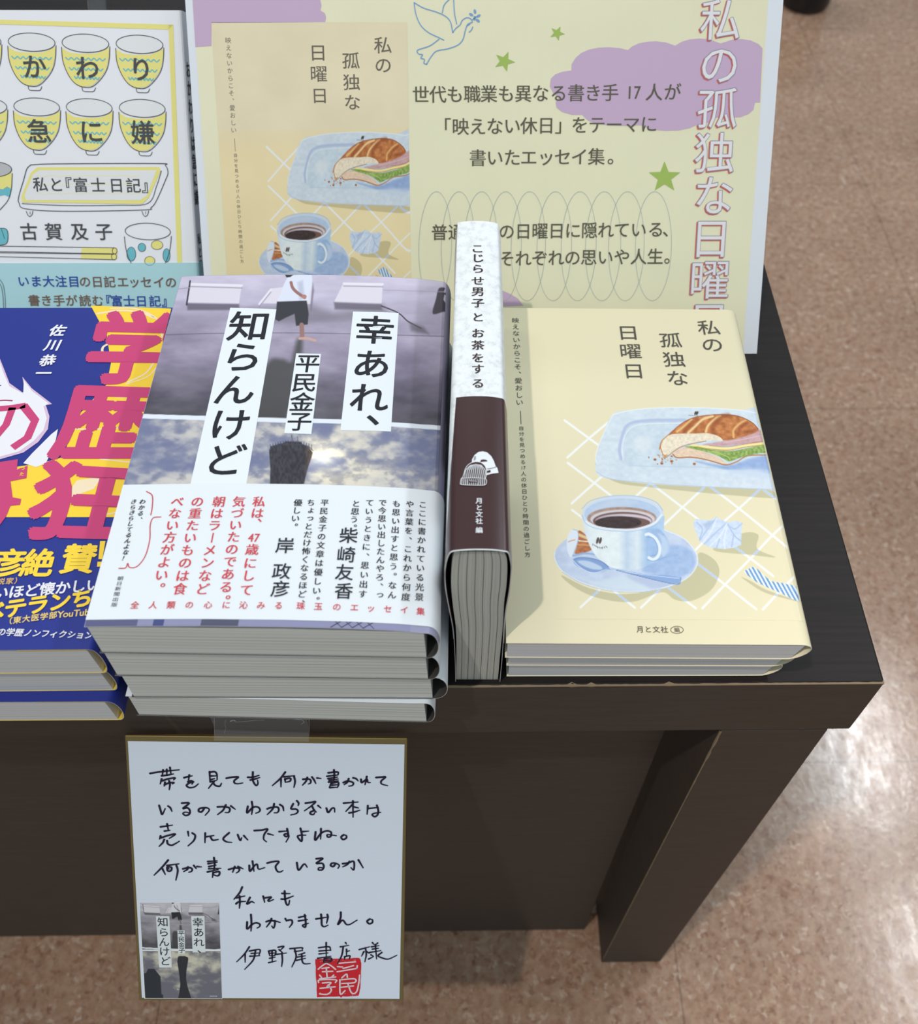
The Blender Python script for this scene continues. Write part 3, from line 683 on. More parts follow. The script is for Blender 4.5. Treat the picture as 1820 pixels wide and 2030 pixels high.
def coffee_art(c, ground):
    # cast shadows in the painting, grid of white lines
    G = np.array(ground, float); SH = G * np.array([.86, .87, .84])
    shadows = [K((560, 945), (640, 968), (800, 988), (1100, 1003), (1470, 1015), (1480, 1062), (1150, 1040), (800, 1005), (640, 985)),
               K((330, 1470), (480, 1540), (680, 1570), (900, 1520), (1030, 1420), (1060, 1350), (1140, 1390), (1165, 1460), (1120, 1550), (1020, 1605), (930, 1600), (860, 1560), (700, 1612), (520, 1590), (390, 1530)),
               K((1280, 1250), (1370, 1255), (1365, 1330), (1462, 1375), (1330, 1362), (1130, 1335)), K((1283, 1482), (1330, 1500), (1420, 1550), (1610, 1615), (1500, 1590), (1390, 1555))]
    for s in shadows: c.smooth(s, SH, soft=1.0)
    inv = np.zeros(len(c.X), bool)
    segs = [((345, 650), (520, 778)), ((362, 875), (590, 1048)), ((385, 1125), (445, 1170)), ((810, 990), (1100, 1210)), ((1090, 1205), (1330, 1382), (1450, 1475)), ((1120, 1005), (1260, 1110), (1540, 1335)), ((1400, 1020), (1500, 1090)), ((1045, 1405), (1195, 1520), (1360, 1650)), ((605, 1552), (717, 1642)), ((880, 1525), (1040, 1645)),
            ((590, 650), (475, 745), (360, 847)), ((545, 945), (500, 985), (383, 1090)), ((800, 985), (725, 1050)), ((1085, 1005), (965, 1115), (870, 1205)), ((1380, 1015), (1265, 1120), (1150, 1220)), ((1075, 1300), (1035, 1340)), ((1510, 1200), (1440, 1265), (1330, 1382), (1195, 1520), (1075, 1645)), ((1570, 1470), (1480, 1560), (1395, 1652)), ((850, 1545), (750, 1642)), ((530, 1548), (430, 1640))]
    for s in segs: c.line(K(*s), 4.4, (236, 238, 238), soft=.6)
    for s in shadows:       # the lines turn blue inside the painted shadows
        P = np.array(s); i = c._box(P[:, 0].min(), P[:, 0].max(), P[:, 1].min(), P[:, 1].max())
        w = (c.C[i, 2] > G[2] + 22)
        if len(i):
            cc = c.C.copy(); c.smooth(s, (176, 196, 226), soft=1.0); new = c.C[i].copy(); c.C = cc; c.C[i[w]] = new[w] * .9 + cc[i[w]] * .1 if w.any() else c.C[i[w]]
    # ---- plate
    c.smooth(Q1((250, 190), (420, 150), (700, 128), (1050, 128), (1400, 150), (1600, 190), (1750, 880), (1650, 865), (1200, 845), (800, 825), (500, 800), (200, 765), (105, 720), (95, 600), (150, 400)), (206, 218, 230), soft=.9, shade=wash(26))
    c.line(Q1((100, 705), (160, 745), (250, 775), (500, 803), (800, 826), (1200, 846), (1700, 868)), 1.4, (178, 194, 222)); c.line(Q1((250, 192), (430, 150), (700, 130), (1050, 130), (1400, 152), (1560, 180)), 1.6, (228, 234, 240)); c.line(Q1((110, 640), (95, 560), (150, 400), (250, 195)), 1.6, (226, 232, 238))
    c.smooth(Q1((400, 275), (650, 250), (1000, 250), (1300, 400), (1640, 560), (1660, 700), (1100, 680), (400, 655), (350, 560), (345, 400)), (198, 213, 226), soft=4, shade=wash(28))
    c.line(Q1((325, 590), (310, 500), (345, 350), (380, 290), (450, 258), (600, 243), (900, 240)), 6.0, (172, 186, 218), soft=2, alpha=.85)
    c.line(Q1((345, 600), (335, 480), (365, 370), (430, 300), (560, 275), (880, 268)), 2.0, (222, 230, 238), alpha=.8); c.line(Q1((390, 652), (700, 660), (1100, 668), (1400, 690), (1680, 720)), 1.3, (182, 198, 222), alpha=.9)
    c.smooth(Q1((440, 420), (560, 380), (600, 450), (540, 540), (460, 500)), (222, 228, 232), soft=8, alpha=.6)
    c.smooth(Q1((1000, 610), (1280, 650), (1480, 590), (1650, 570), (1680, 720), (1520, 690), (1300, 690), (1080, 640)), (150, 174, 216), soft=3, shade=wash(30)); c.smooth(Q1((1280, 700), (1600, 680), (1700, 760), (1500, 760)), (196, 210, 230), soft=5, alpha=.7)
    # ---- sandwich
    c.smooth(Q1((1060, 460), (1250, 430), (1450, 380), (1600, 330), (1640, 440), (1400, 460), (1250, 475), (1130, 470)), (198, 160, 164), soft=1.2, shade=wash(40, 6)); c.line(Q1((1250, 445), (1420, 415), (1590, 380)), 1.8, (216, 184, 188)); c.line(Q1((1120, 470), (1290, 480), (1640, 425)), 1.2, (160, 92, 70), alpha=.7)
    c.line(Q1((960, 470), (1120, 485), (1290, 498), (1450, 470), (1660, 445)), 4.5, (240, 226, 150)); c.line(Q1((1010, 480), (1110, 500), (1290, 512), (1450, 484), (1660, 458)), 1.4, (190, 130, 60))
    c.smooth(Q1((790, 545), (850, 500), (920, 488), (1010, 505), (1100, 535), (1200, 575), (1280, 640), (1200, 622), (1080, 590), (950, 575), (850, 578)), (226, 200, 176), soft=1, shade=wash(46, 4)); c.line(Q1((790, 548), (830, 580), (950, 575), (1080, 595), (1190, 625), (1275, 645), (1370, 615), (1470, 562), (1660, 555)), 2.2, (176, 112, 62))
    c.smooth(Q1((900, 482), (990, 478), (1120, 505), (1310, 520), (1480, 490), (1660, 460), (1660, 530), (1540, 545), (1400, 580), (1300, 615), (1250, 590), (1150, 545), (1060, 520)), (140, 168, 88), soft=1, shade=wash(90, 5))
    for a in range(9): c.line(Q1((1340 + a * 36, 520 - a * 5), (1325 + a * 37, 560 - a * 4)), 1.2, (92, 128, 56), alpha=.7); c.line(Q1((1330 + a * 36, 515 - a * 5), (1350 + a * 36, 545 - a * 5)), 1.0, (186, 204, 140), alpha=.7)
    c.line(Q1((980, 485), (1120, 512), (1250, 560), (1300, 605)), 1.4, (104, 138, 62)); c.line(Q1((1150, 520), (1280, 570), (1310, 600)), 1.6, (178, 200, 120))
    c.smooth(Q1((670, 510), (690, 440), (740, 380), (850, 285), (960, 225), (1100, 200), (1250, 192), (1380, 205), (1500, 260), (1560, 315), (1550, 345), (1430, 390), (1250, 425), (1100, 390), (900, 370), (760, 400)), (186, 116, 66), soft=1, shade=wash(80, 7))
    for P, col, w in ((((830, 345), (900, 290), (960, 235)), (228, 186, 122), 4.2), (((930, 355), (990, 300), (1060, 235), (1150, 205)), (236, 204, 150), 4.6), (((1090, 345), (1110, 290), (1180, 225), (1220, 205)), (236, 200, 142), 4.4), (((1340, 395), (1340, 330), (1400, 270), (1450, 245)), (226, 176, 112), 4.2)): c.line(Q1(*P), w, col, soft=1.6)
    for P, w in ((((890, 350), (950, 280), (1010, 235)), 7), (((1170, 390), (1150, 300), (1230, 215), (1290, 200)), 9), (((1380, 360), (1400, 310), (1460, 265)), 7), (((1450, 350), (1530, 330)), 6)): c.line(Q1(*P), w, (146, 76, 42), soft=4, alpha=.65)
    c.line(Q1((760, 375), (860, 280), (970, 222), (1100, 198), (1250, 190), (1390, 207), (1505, 262), (1560, 320)), 1.3, (136, 70, 36))
    c.smooth(Q1((680, 500), (700, 430), (760, 375), (880, 362), (1000, 362), (1100, 358), (1200, 385), (1240, 425), (1150, 425), (1060, 430), (940, 450), (860, 480), (780, 530), (735, 572), (690, 545)), (230, 218, 196), soft=.9, shade=wash(50, 4)); c.line(Q1((678, 480), (700, 545), (735, 572), (790, 530), (860, 485), (960, 455), (1090, 430)), 1.5, (176, 118, 70)); c.line(Q1((670, 500), (690, 430), (750, 375)), 1.6, (190, 130, 70))
    rr = np.random.RandomState(2)
    for i in range(26):
        x, y = 560 + 270 * rr.rand() ** .8, 555 + 90 * rr.rand(); P = Q1((x, y))[0]; c.ell(P[0], P[1], 1.0 + 1.6 * rr.rand() ** 2, .9 + 1.1 * rr.rand() ** 2, (190, 140, 96) if rr.rand() < .6 else (160, 92, 56))
    for q in ((692, 632), (780, 612), (985, 636), (630, 597)): P = Q1(q)[0]; c.ell(P[0], P[1], 3, 2.4, (168, 96, 56))
    for dx in (-8, 8): P = Q1((1003 + dx, 178))[0]; c.ell(P[0], P[1], 2.0, 4.0, (70, 66, 56), rot=20)
    c.line(Q1((935, 198), (975, 200), (1020, 203)), 1.2, (110, 116, 120), alpha=.8)
    # ---- saucer, cup, spoon
    c.smooth(Q2((100, 760), (180, 620), (330, 540), (600, 470), (1000, 460), (1260, 480), (1480, 580), (1610, 740), (1600, 880), (1480, 1010), (1250, 1100), (1000, 1135), (700, 1120), (400, 1040), (180, 920)), (190, 204, 228), soft=.9, shade=wash(30, 14))
    c.smooth(Q2((330, 980), (560, 1030), (850, 980), (1140, 1110), (900, 1130), (600, 1090)), (204, 218, 230), soft=5, alpha=.8)
    c.smooth(Q2((1030, 900), (1300, 660), (1540, 690), (1590, 860), (1440, 990), (1200, 960)), (160, 184, 222), soft=4, shade=wash(26)); c.smooth(Q2((900, 980), (1440, 1040), (1250, 1095), (1120, 1100)), (178, 190, 218), soft=5, alpha=.8)
    c.line(Q2((105, 720), (110, 800), (190, 925), (400, 1045), (700, 1125), (1000, 1138), (1250, 1102), (1490, 1008), (1605, 880), (1610, 740), (1480, 580), (1270, 485)), 2.0, (218, 228, 238))
    c.line(Q2((190, 935), (400, 1055), (700, 1132), (1000, 1145), (1250, 1110)), 1.2, (160, 178, 210), alpha=.8)
    c.smooth(Q2((350, 500), (440, 545), (500, 640), (490, 700), (400, 730), (310, 720)), (176, 112, 72), soft=1.2, shade=wash(60, 5)); c.line(Q2((360, 535), (470, 580)), 6, (222, 190, 146), soft=2); c.line(Q2((360, 600), (480, 610)), 2.2, (240, 230, 216)); c.line(Q2((350, 640), (480, 650)), 3, (206, 150, 96))
    c.smooth(Q2((310, 480), (345, 490), (355, 560), (345, 640), (300, 760), (265, 765), (235, 680), (240, 570), (270, 500)), (216, 226, 238), soft=1); c.line(Q2((250, 612), (280, 600), (320, 590)), 1.6, (200, 140, 90)); c.line(Q2((300, 480), (350, 500), (352, 600), (300, 750)), 1.2, (150, 172, 210))
    c.line(Q2((300, 760), (420, 735), (530, 745)), 3.2, (140, 168, 214), soft=1.6)
    def cup(x, y, sd, col):
        t = np.clip((x - Q2((400, 0))[0][0]) / 160.0, 0, 1); r = np.stack([np.interp(t, [0, .15, .45, .55, .68, .8, 1], v) for v in ([208, 222, 222, 190, 212, 160, 176], [220, 232, 232, 208, 224, 190, 202], [232, 236, 236, 230, 232, 224, 230])], 1)
        return r + ((fbm(x / 9, y / 9) - .5) * 18)[:, None]
    c.smooth(Q2((397, 330), (405, 400), (430, 520), (480, 660), (560, 780), (680, 870), (800, 900), (980, 905), (1120, 850), (1240, 780), (1262, 600), (1266, 420), (1258, 330), (1100, 400), (830, 440), (560, 400)), (0, 0, 0), soft=.9, shade=cup)
    c.smooth(Q2((1080, 500), (1200, 470), (1290, 560), (1325, 680), (1290, 770), (1180, 820), (1100, 780), (1090, 640)), (158, 186, 224), soft=1.2, shade=wash(24)); c.smooth(Q2((1200, 520), (1290, 580), (1315, 680), (1260, 770), (1230, 700), (1240, 600)), (188, 206, 230), soft=3, alpha=.9)
    c.line(Q2((1075, 535), (1110, 530), (1180, 580), (1220, 670), (1205, 760), (1150, 800), (1105, 780)), 6.0, (224, 233, 240), soft=1); c.line(Q2((1080, 560), (1150, 575), (1195, 660), (1185, 740), (1120, 765)), 1.2, (120, 152, 204), alpha=.9); c.line(Q2((1090, 800), (1160, 815), (1290, 770)), 1.4, (120, 152, 204), alpha=.8)
    c.ell(*Q2((828, 312))[0], 80.5, 35.5, (200, 214, 232), soft=.8); c.ell(*Q2((822, 318))[0], 75, 31, (178, 198, 226), soft=1.2, shade=wash(22)); c.smooth(Q2((480, 330), (560, 220), (760, 160), (980, 180), (860, 230), (600, 260)), (192, 206, 226), soft=5, alpha=.7)
    c.ell(*Q2((818, 362))[0], 69, 22.5, (166, 140, 128), soft=1.2, shade=wash(50, 5)); c.ell(*Q2((826, 372))[0], 64, 19, (206, 200, 206), soft=1.4); c.ell(*Q2((826, 390))[0], 59, 18.0, (112, 84, 82), soft=1.2); c.ell(*Q2((836, 392))[0], 56, 14.5, (204, 194, 206), soft=2)
    c.ell(*Q2((825, 408))[0], 55, 12, (112, 84, 80), soft=1.5); c.ell(*Q2((780, 406))[0], 46, 12.5, (62, 48, 50), soft=2, shade=wash(30, 6))
    c.line(Q2((440, 400), (560, 455), (760, 482), (960, 480), (1150, 420), (1240, 330)), 4.6, (220, 230, 240)); c.line(Q2((398, 330), (440, 420), (560, 472), (760, 498), (960, 494), (1160, 440), (1250, 340)), 1.2, (150, 174, 214), alpha=.8); c.line(Q2((395, 260), (480, 180), (640, 135), (830, 120), (1020, 135), (1180, 190), (1255, 280)), 1.6, (168, 188, 220))
    for dx in (-15, 15): P = Q2((575 + dx, 598))[0]; c.ell(P[0], P[1], 2.5, 6.8, (84, 68, 68), rot=14)
    for i in range(9):
        P = Q2((512 + i * 17, 640 + 22 * math.sin(math.pi * i / 8.) + 3 * i))[0]; c.line([(P[0], P[1] - 1.2), (P[0] + 1.2 * (i % 3), P[1] + 1.4)], 1.3, (104, 94, 100))
    c.smooth(Q2((300, 800), (360, 775), (480, 780), (600, 815), (680, 880), (640, 920), (520, 940), (400, 900), (320, 850)), (128, 158, 206), soft=.9); c.smooth(Q2((350, 815), (460, 815), (590, 870), (600, 905), (500, 900), (400, 860)), (186, 204, 230), soft=2)
    c.line(Q2((300, 810), (360, 870), (450, 925), (540, 940), (640, 910), (700, 895)), 1.6, (206, 220, 238)); c.line(Q2((310, 800), (370, 780), (480, 785), (600, 820), (680, 880)), 1.0, (92, 122, 176))
    c.poly(Q2((640, 890), (720, 895), (900, 930), (1080, 955), (1300, 965), (1445, 990), (1425, 1060), (1330, 1050), (1150, 1010), (950, 960), (760, 910), (640, 905)), (136, 166, 212), soft=.8); c.line(Q2((700, 900), (900, 938), (1200, 975), (1430, 1000)), 1.4, (196, 212, 236)); c.line(Q2((760, 912), (950, 962), (1150, 1012), (1330, 1052), (1425, 1060), (1445, 992)), 1.1, (84, 112, 168))
    # ---- napkin and paper strip
    c.poly(K((1028, 1185), (1045, 1172), (1110, 1180), (1150, 1163), (1205, 1190), (1250, 1182), (1285, 1190), (1282, 1250), (1280, 1310), (1240, 1325), (1190, 1332), (1110, 1322), (1060, 1290), (1048, 1255), (1030, 1220)), (202, 216, 238), soft=.8, shade=wash(30, 6))
    for P, col in ((((1045, 1190), (1075, 1225), (1060, 1280)), 0), (((1150, 1165), (1100, 1230), (1062, 1285)), 0), (((1150, 1168), (1120, 1240), (1075, 1300)), 1), (((1205, 1192), (1140, 1250), (1085, 1305)), 0), (((1205, 1195), (1170, 1260), (1115, 1318)), 1), (((1210, 1200), (1245, 1260), (1280, 1290)), 0), (((1205, 1215), (1190, 1290), (1195, 1328)), 1), (((1285, 1195), (1250, 1225), (1225, 1215)), 0), (((1240, 1260), (1230, 1320)), 0), (((1165, 1280), (1150, 1325)), 0)):
        c.line(K(*P), 2.0, ((164, 184, 220), (226, 234, 244))[col], soft=1.4)
    c.poly(K((1080, 1200), (1110, 1185), (1140, 1180), (1095, 1225)), (166, 184, 218), soft=3, alpha=.8)
    P = K((1293, 1450), (1340, 1426), (1365, 1436), (1400, 1470), (1440, 1502), (1500, 1512), (1560, 1525), (1580, 1535), (1615, 1620), (1560, 1600), (1490, 1565), (1420, 1535), (1360, 1505), (1320, 1475))
    def str_(x, y, sd, col):
        t = ((x - y * .55) / 8.2) % 1.0; k = sstep(.45, .55, np.abs(t - .5) * 2)[:, None]; return np.array([222, 232, 240.]) * k + np.array([108, 152, 206.]) * (1 - k)
    c.poly(P, (0, 0, 0), soft=.8, shade=str_)
def paint_yel(ground):
    def f(V, UV, a, b):
        P = yS.pts(UV); X, Y = px_of_np(P); c = Canvas(X, Y, ground); coffee_art(c, ground); return c.C
    return f
CREAM = (226, 218, 186)
a0 = yS.uv((1092, 1000)); a1 = yS.uv((1400, 800)); a2 = yS.uv((1400, 1212)); uR = yXr + 0.004
cellY = [(a0[0], a1[1] + .001), (uR, a1[1] + .001), (uR, a2[1] - .004), (a0[0], a2[1] - .004)]
picture('cover_picture', yS, cellY, 400, 330, paint_yel(CREAM), M_PRINT2, yJ)
GREY = (84, 82, 76)
def coffee_title(p, f=lambda q: q, col=GREY):
    for ch, c in (('私', (1405, 650)), ('の', (1412, 684)), ('孤', (1329, 675)), ('独', (1336, 713)), ('な', (1343, 750)), ('日', (1245, 660)), ('曜', (1250, 696.7)), ('日', (1256, 736))): p.text(ch, f(c), f(c), 46, col, 3, bold=.004, sy=.92)
def coffee_sub(p, f=lambda q: q, dark=(70, 80, 76)):
    p.text('映えないからこそ、愛おしい', f((1021.8, 635.7)), f((1030, 798)), 15.5, dark, 3, vert=True)
    p.line([f((1032, 815)), f((1033, 841))], 1.1, dark, 3, caps=False)
    p.text(['自', '分', 'を', '見', 'つ', 'め', 'る', '17', '人', 'の', '休', '日', 'ひ', 'と', 'り', '時', '間', 'の', '過', 'ご', 'し', '方'], f((1033.4, 849.5)), f((1046, 1100)), 11.8, dark, 3, vert=True)
p = Print(yS); coffee_title(p); p.done('title_lettering', yJ)
p = Print(yS); coffee_sub(p); p.done('subtitle_lettering', yJ)
p = Print(yS)
p.text('月と文社', (1269, 1248), (1317, 1248.5), 15, (92, 88, 78), 3, bold=.01); p.text('編', (1342, 1249), (1342, 1249), 11.5, (92, 88, 78), 3, bold=.006)
p.ell((1342, 1249), 12.6, 7, (92, 88, 78), 3, fill=False, w=1.1)
p.done('publisher_lettering', yJ)

# ---- upright book between the two stacks, spine on top
t = thing('paperback_book', 'thick paperback standing spine up between the two stacks, pale grey and maroon', 'book', (-0.185, 0.095, 0.0))
so, sr = (-0.185, 0.0022, 0.0), -0.0111
outl = [(-9.8, 0.3), (-10.0, 24.5), (-10.6, 49.9), (-12.0, 67.1), (-13.3, 83.3), (-13.7, 95.8), (-13.2, 104.4), (-12.2, 110.5), (-10.9, 113.2), (-8.0, 114.1), (-3.0, 114.7), (3.0, 114.6), (7.5, 113.8), (9.6, 112.8), (10.5, 109.5), (11.3, 103), (11.5, 96), (11.3, 82.9), (10.6, 68.4), (10.4, 53.5), (10.6, 29.6), (10.4, 0.3)]
inner = [(-9.6, 0.0), (-9.3, 24.5), (-9.5, 49.9), (-10.6, 68.7), (-11.3, 87.6), (-10.8, 104.5), (-10.0, 111.4), (8.4, 111.4), (9.7, 104.2), (10.1, 87.3), (9.7, 72.8), (9.9, 53.5), (9.6, 28.6), (9.4, 0.0)]
def smooth_open(P, k=6):
    P = np.asarray(P, float); E = np.vstack([2 * P[0] - P[1], P, 2 * P[-1] - P[-2]]); out = []
    for i in range(1, len(E) - 2):
        for u in np.linspace(0, 1, k, endpoint=False):
            a, b, c, d = E[i - 1:i + 3]; out.append(0.5 * ((2 * b) + (c - a) * u + (2 * a - 5 * b + 4 * c - d) * u * u + (3 * b - a - 3 * c + d) * u ** 3))
    return np.array(out + [P[-1]])
sprof = smooth_open(outl) / 1000.0
STL = 0.1815
def relax(P, f):      # the bulge of the covers eases towards the far end
    Q = np.array(P); m = np.where(np.abs(Q[:, 0]) > 0.0098, 1 - 0.55 * f * 0.0, 1); Q[:, 0] = np.clip(Q[:, 0], -0.0098 - 0.004 * (1 - f) ** 1.0 , 0.0116); return Q
M_GREYC = paper('pale_grey_stone_print', (226, 231, 234), 0.5, 0.3); nt, lk, b = nodes(M_GREYC)
n1 = noise(nt, lk, coords(nt, lk), 260.0, 5, 0.7); rr = ramp(nt, [(0.3, (206, 212, 216)), (0.5, (232, 237, 241)), (0.7, (240, 244, 248))]); lk.new(n1.outputs[0], rr.inputs[0]); lk.new(rr.outputs[0], b.inputs['Base Color'])
M_MAROON = paper('maroon_glossy_band', (58, 29, 31), 0.36, 0.45, 0.03, 900, 0.12)
M_DARKIN = pbr('dark_maroon_inside', (60, 34, 34), 0.6, 0.2)
stJ = jacket_mesh(so, sr, sprof, 0, STL, M_GREYC, M_DARKIN, t, ny=6, warp=relax)
stS = Wrap(so, sr, sprof, 0.5)
vB = stS.uv((946, 786))[1]
band_prof = offset_prof(sprof[10:-8], -0.00025)
bd = jacket_mesh(so, sr, band_prof, 0.0004, vB, M_MAROON, M_DARKIN, t, 'paper_band', 0.0002, ny=6, warp=relax)
# page block with its wavy column of page edges
L = smooth_open(inner[:7], 6) / 1000.0; R_ = smooth_open(inner[7:][::-1], 6) / 1000.0
zs = np.linspace(0, 0.1114, 60); xl = np.interp(zs, L[:, 1], L[:, 0]); xr = np.interp(zs, R_[:, 1], R_[:, 0])
nx = 16; V, tt_ = [], []
c_, s_ = math.cos(sr), math.sin(sr)
for y in (0.0012, STL - 0.001):
    for k, z in enumerate(zs):
        for i in range(nx + 1):
            f = i / nx; bow = 0.0008 * math.sin(math.pi * f) * 0; x = xl[k] * (1 - f) + xr[k] * f
            V.append((so[0] + c_ * x - s_ * y, so[1] + s_ * x + c_ * y, z)); tt_.append(f)
F = []; w = nx + 1; m_ = w * len(zs)
for k in range(len(zs) - 1):
    for i in range(nx):
        a = k * w + i; F += [(a, a + 1, a + w + 1, a + w), (m_ + a, m_ + a + w, m_ + a + w + 1, m_ + a + 1)]
    a = k * w; F += [(a, a + w, m_ + a + w, m_ + a), (a + nx, m_ + a + nx, m_ + a + w + nx, a + w + nx)]
for i in range(nx): a = i; F.append((a, m_ + a, m_ + a + 1, a + 1)); a = (len(zs) - 1) * w + i; F.append((a, a + 1, m_ + a + 1, m_ + a))
M_PG2 = pbr('page_edges_in_signatures', (196, 196, 188), 0.85, 0.1); nt, lk, b = nodes(M_PG2)
at = nt.new('ShaderNodeAttribute'); at.attribute_name = 'leaf'
mm = nt.new('ShaderNodeMath'); mm.operation = 'MULTIPLY_ADD'; mm.inputs[1].default_value = 6.6; mm.inputs[2].default_value = 0.18; lk.new(at.outputs['Fac'], mm.inputs[0])
fr = nt.new('ShaderNodeMath'); fr.operation = 'WRAP'; fr.inputs[1].default_value = 0.5; fr.inputs[2].default_value = -0.5; lk.new(mm.outputs[0], fr.inputs[0])
ab = nt.new('ShaderNodeMath'); ab.operation = 'ABSOLUTE'; lk.new(fr.outputs[0], ab.inputs[0])
r1 = ramp(nt, [(0.0, (104, 106, 104)), (0.035, (122, 124, 120)), (0.075, (196, 196, 188))]); lk.new(ab.outputs[0], r1.inputs[0])
nf = nt.new('ShaderNodeTexNoise'); nf.noise_dimensions = '1D'; nf.inputs['Scale'].default_value = 90; nf.inputs['Detail'].default_value = 2; lk.new(at.outputs['Fac'], nf.inputs['W'])
r2 = ramp(nt, [(0.36, (216, 216, 214)), (0.48, (255, 255, 255))]); lk.new(nf.outputs[0], r2.inputs[0])
mx = nt.new('ShaderNodeMix'); mx.data_type = 'RGBA'; mx.blend_type = 'MULTIPLY'; mx.inputs['Factor'].default_value = 1; lk.new(r1.outputs[0], mx.inputs['A']); lk.new(r2.outputs[0], mx.inputs['B']); lk.new(mx.outputs['Result'], b.inputs['Base Color'])
pb = mesh_obj('page_block', V, F, M_PG2, t)
al = pb.data.attributes.new('leaf', 'FLOAT', 'POINT'); al.data.foreach_set('value', np.array(tt_, np.float32))
# spine printing
p = Print(stS)
for ch, y in zip('こじらせ男子とお茶をする', (155, 195, 240, 290, 335, 383, 443, 510, 560, 613, 660, 720)):
    c = (860 + (185 if y > 160 else 183) / 2.115, 420 + y / 2.115); p.text(ch, c, c, 27, (58, 44, 44), 3, xbold=.02, bold=0)
p.done('spine_title', stJ)
p = Print(Wrap(so, sr, offset_prof(sprof, -0.00025), 0.5))
def HZ(*pts): return [(880 + a / 5.971, 760 + b / 5.971) for a, b in pts]
HW = (228, 234, 240)
p.poly(HZ((330, 945), (335, 900), (365, 850), (410, 815), (460, 808), (510, 820), (560, 865), (590, 920), (612, 985), (632, 1005), (645, 1062), (580, 1070), (500, 1090), (500, 1000), (440, 940)), HW, 2)
p.line(HZ((510, 1018), (560, 1010), (612, 995)), 1.0, (60, 40, 42), 4); p.poly(HZ((508, 1040), (550, 1030), (553, 1058), (510, 1066)), (60, 34, 38), 4); p.poly(HZ((360, 870), (380, 865), (376, 905), (352, 920)), (150, 150, 154), 4)
bean = HZ((225, 1125), (240, 1070), (265, 1000), (310, 955), (370, 935), (430, 940), (475, 970), (500, 1020), (500, 1100), (490, 1130), (505, 1160), (490, 1205), (430, 1213), (300, 1210), (205, 1203), (200, 1170), (210, 1130))
p.poly(bean, (64, 34, 38), 5); p.line(bean + [bean[0]], 1.1, HW, 6)
for i in range(11): x = 250 + i * 23; p.line(HZ((x, 1120), (x + 8, 1040), (315 + (x - 250) * .55, 962 + abs(x - 370) * .12)), 1.3, HW, 6)
p.line(HZ((210, 1130), (350, 1125), (495, 1132)), 1.1, HW, 6)
for i in range(13):
    x = 218 + i * 22
    if not 290 < x < 410: p.line(HZ((x, 1140), (x - 4, 1205)), 1.3, HW, 6)
    else: p.line(HZ((x, 1138), (x, 1152)), 1.0, HW, 6); p.line(HZ((x, 1182), (x, 1207)), 1.0, HW, 6)
p.line(HZ((305, 1160), (395, 1166)), 1.0, HW, 6)
for ch, y in zip('月と文社編', (1395, 1475, 1555, 1635, 1742)): c = HZ((418, y))[0]; p.text(ch, c, c, 14.5, HW, 4, bold=.018)
p.done('band_print', bd)

# ---- stack of three blue books, cut by the left edge of the picture
GB = 'blue paperbacks in the left-hand stack'
blue = [(-0.4655, -0.0107, 0.0, 0.0411, 0.0628, 'blue paperback with huge pink characters on yellow, top of its stack'),
        (-0.4670, -0.0095, 0.002, 0.0206, 0.0409, 'blue paperback in the middle of the stack under the pink-lettered cover'),
        (-0.4690, -0.0136, -0.004, 0.0003, 0.0204, 'lowest blue paperback of the pink-lettered stack, spine rounded at the table edge')]
for k, (x, y, r, zb, zt, lab) in enumerate(blue):
    t = thing('paperback_book', lab, 'book', (x + 0.065, y + 0.09, zb), GB); o = (x, y, 0.0)
    prof = [(a, zt) for a in np.linspace(0, 0.1255, 12)][:-1] + arc(0.126, zt, zb, (0.0035, 0.0035, 0.0045)[k]) + [(a, zb) for a in np.linspace(0.12, 0, 6)]
    j = jacket_mesh(o, r, prof, 0, 0.188, M_BLUE, M_YELLOW, t)
    block(o, r, 0.001, 0.1262, zb + 0.0002, zt - (0.0014, 0.0006, 0.001)[k], 0.0003, 0.187, M_PAGEW, t, None, -0.001)
    if k != 1:
        V, F = [], []
        c_, s_ = math.cos(r), math.sin(r); f0 = 0.098 if k == 0 else 0.096
        for (a, b_) in ((f0, 0.0001), (0.125, 0.0001), (0.125, 0.186), (f0, 0.186)):
            for z in (zt - 0.0013 if k == 0 else zt - 0.0009, zt - 0.0005): V.append((x + c_ * a - s_ * b_, y + s_ * a + c_ * b_, z))
        F = [(1, 3, 5, 7), (6, 4, 2, 0), (0, 2, 3, 1), (2, 4, 5, 3), (4, 6, 7, 5), (6, 0, 1, 7)]; mesh_obj('flap', V, F, pbr('yellow_flap', (236, 206, 84), 0.5, 0.3), t)
    if k == 0:
        bJ = j
        class FlatTop(Wrap):
            def pts(s, UV, l=0.0): UV = np.array(UV, float); UV[:, 0] = np.clip(UV[:, 0], 0.0, 0.1262); return Wrap.pts(s, UV, l)
            def uv(s, p): q = hit(p[0], p[1], (0, 0, s.zt), (0, 0, 1)); return (s.c * (q.x - s.o[0]) + s.s * (q.y - s.o[1]), -s.s * (q.x - s.o[0]) + s.c * (q.y - s.o[1]))
        bS = FlatTop(o, r, [(0.0, zt), (0.3, zt)])
        bS.zt = zt
def B_(*pts): return [(a / 2.361, 580 + b / 2.361) for a, b in pts]
p = Print(bS); PK, YL, CR, WH = (200, 70, 122), (246, 210, 66), (240, 222, 190), (232, 232, 240)
p.poly(B_((425, 62), (815, 76), (760, 300), (700, 470), (560, 1052), (-30, 1052), (-30, 832), (190, 800), (300, 770), (345, 600), (500, 430), (520, 330), (500, 200)), YL, 1)
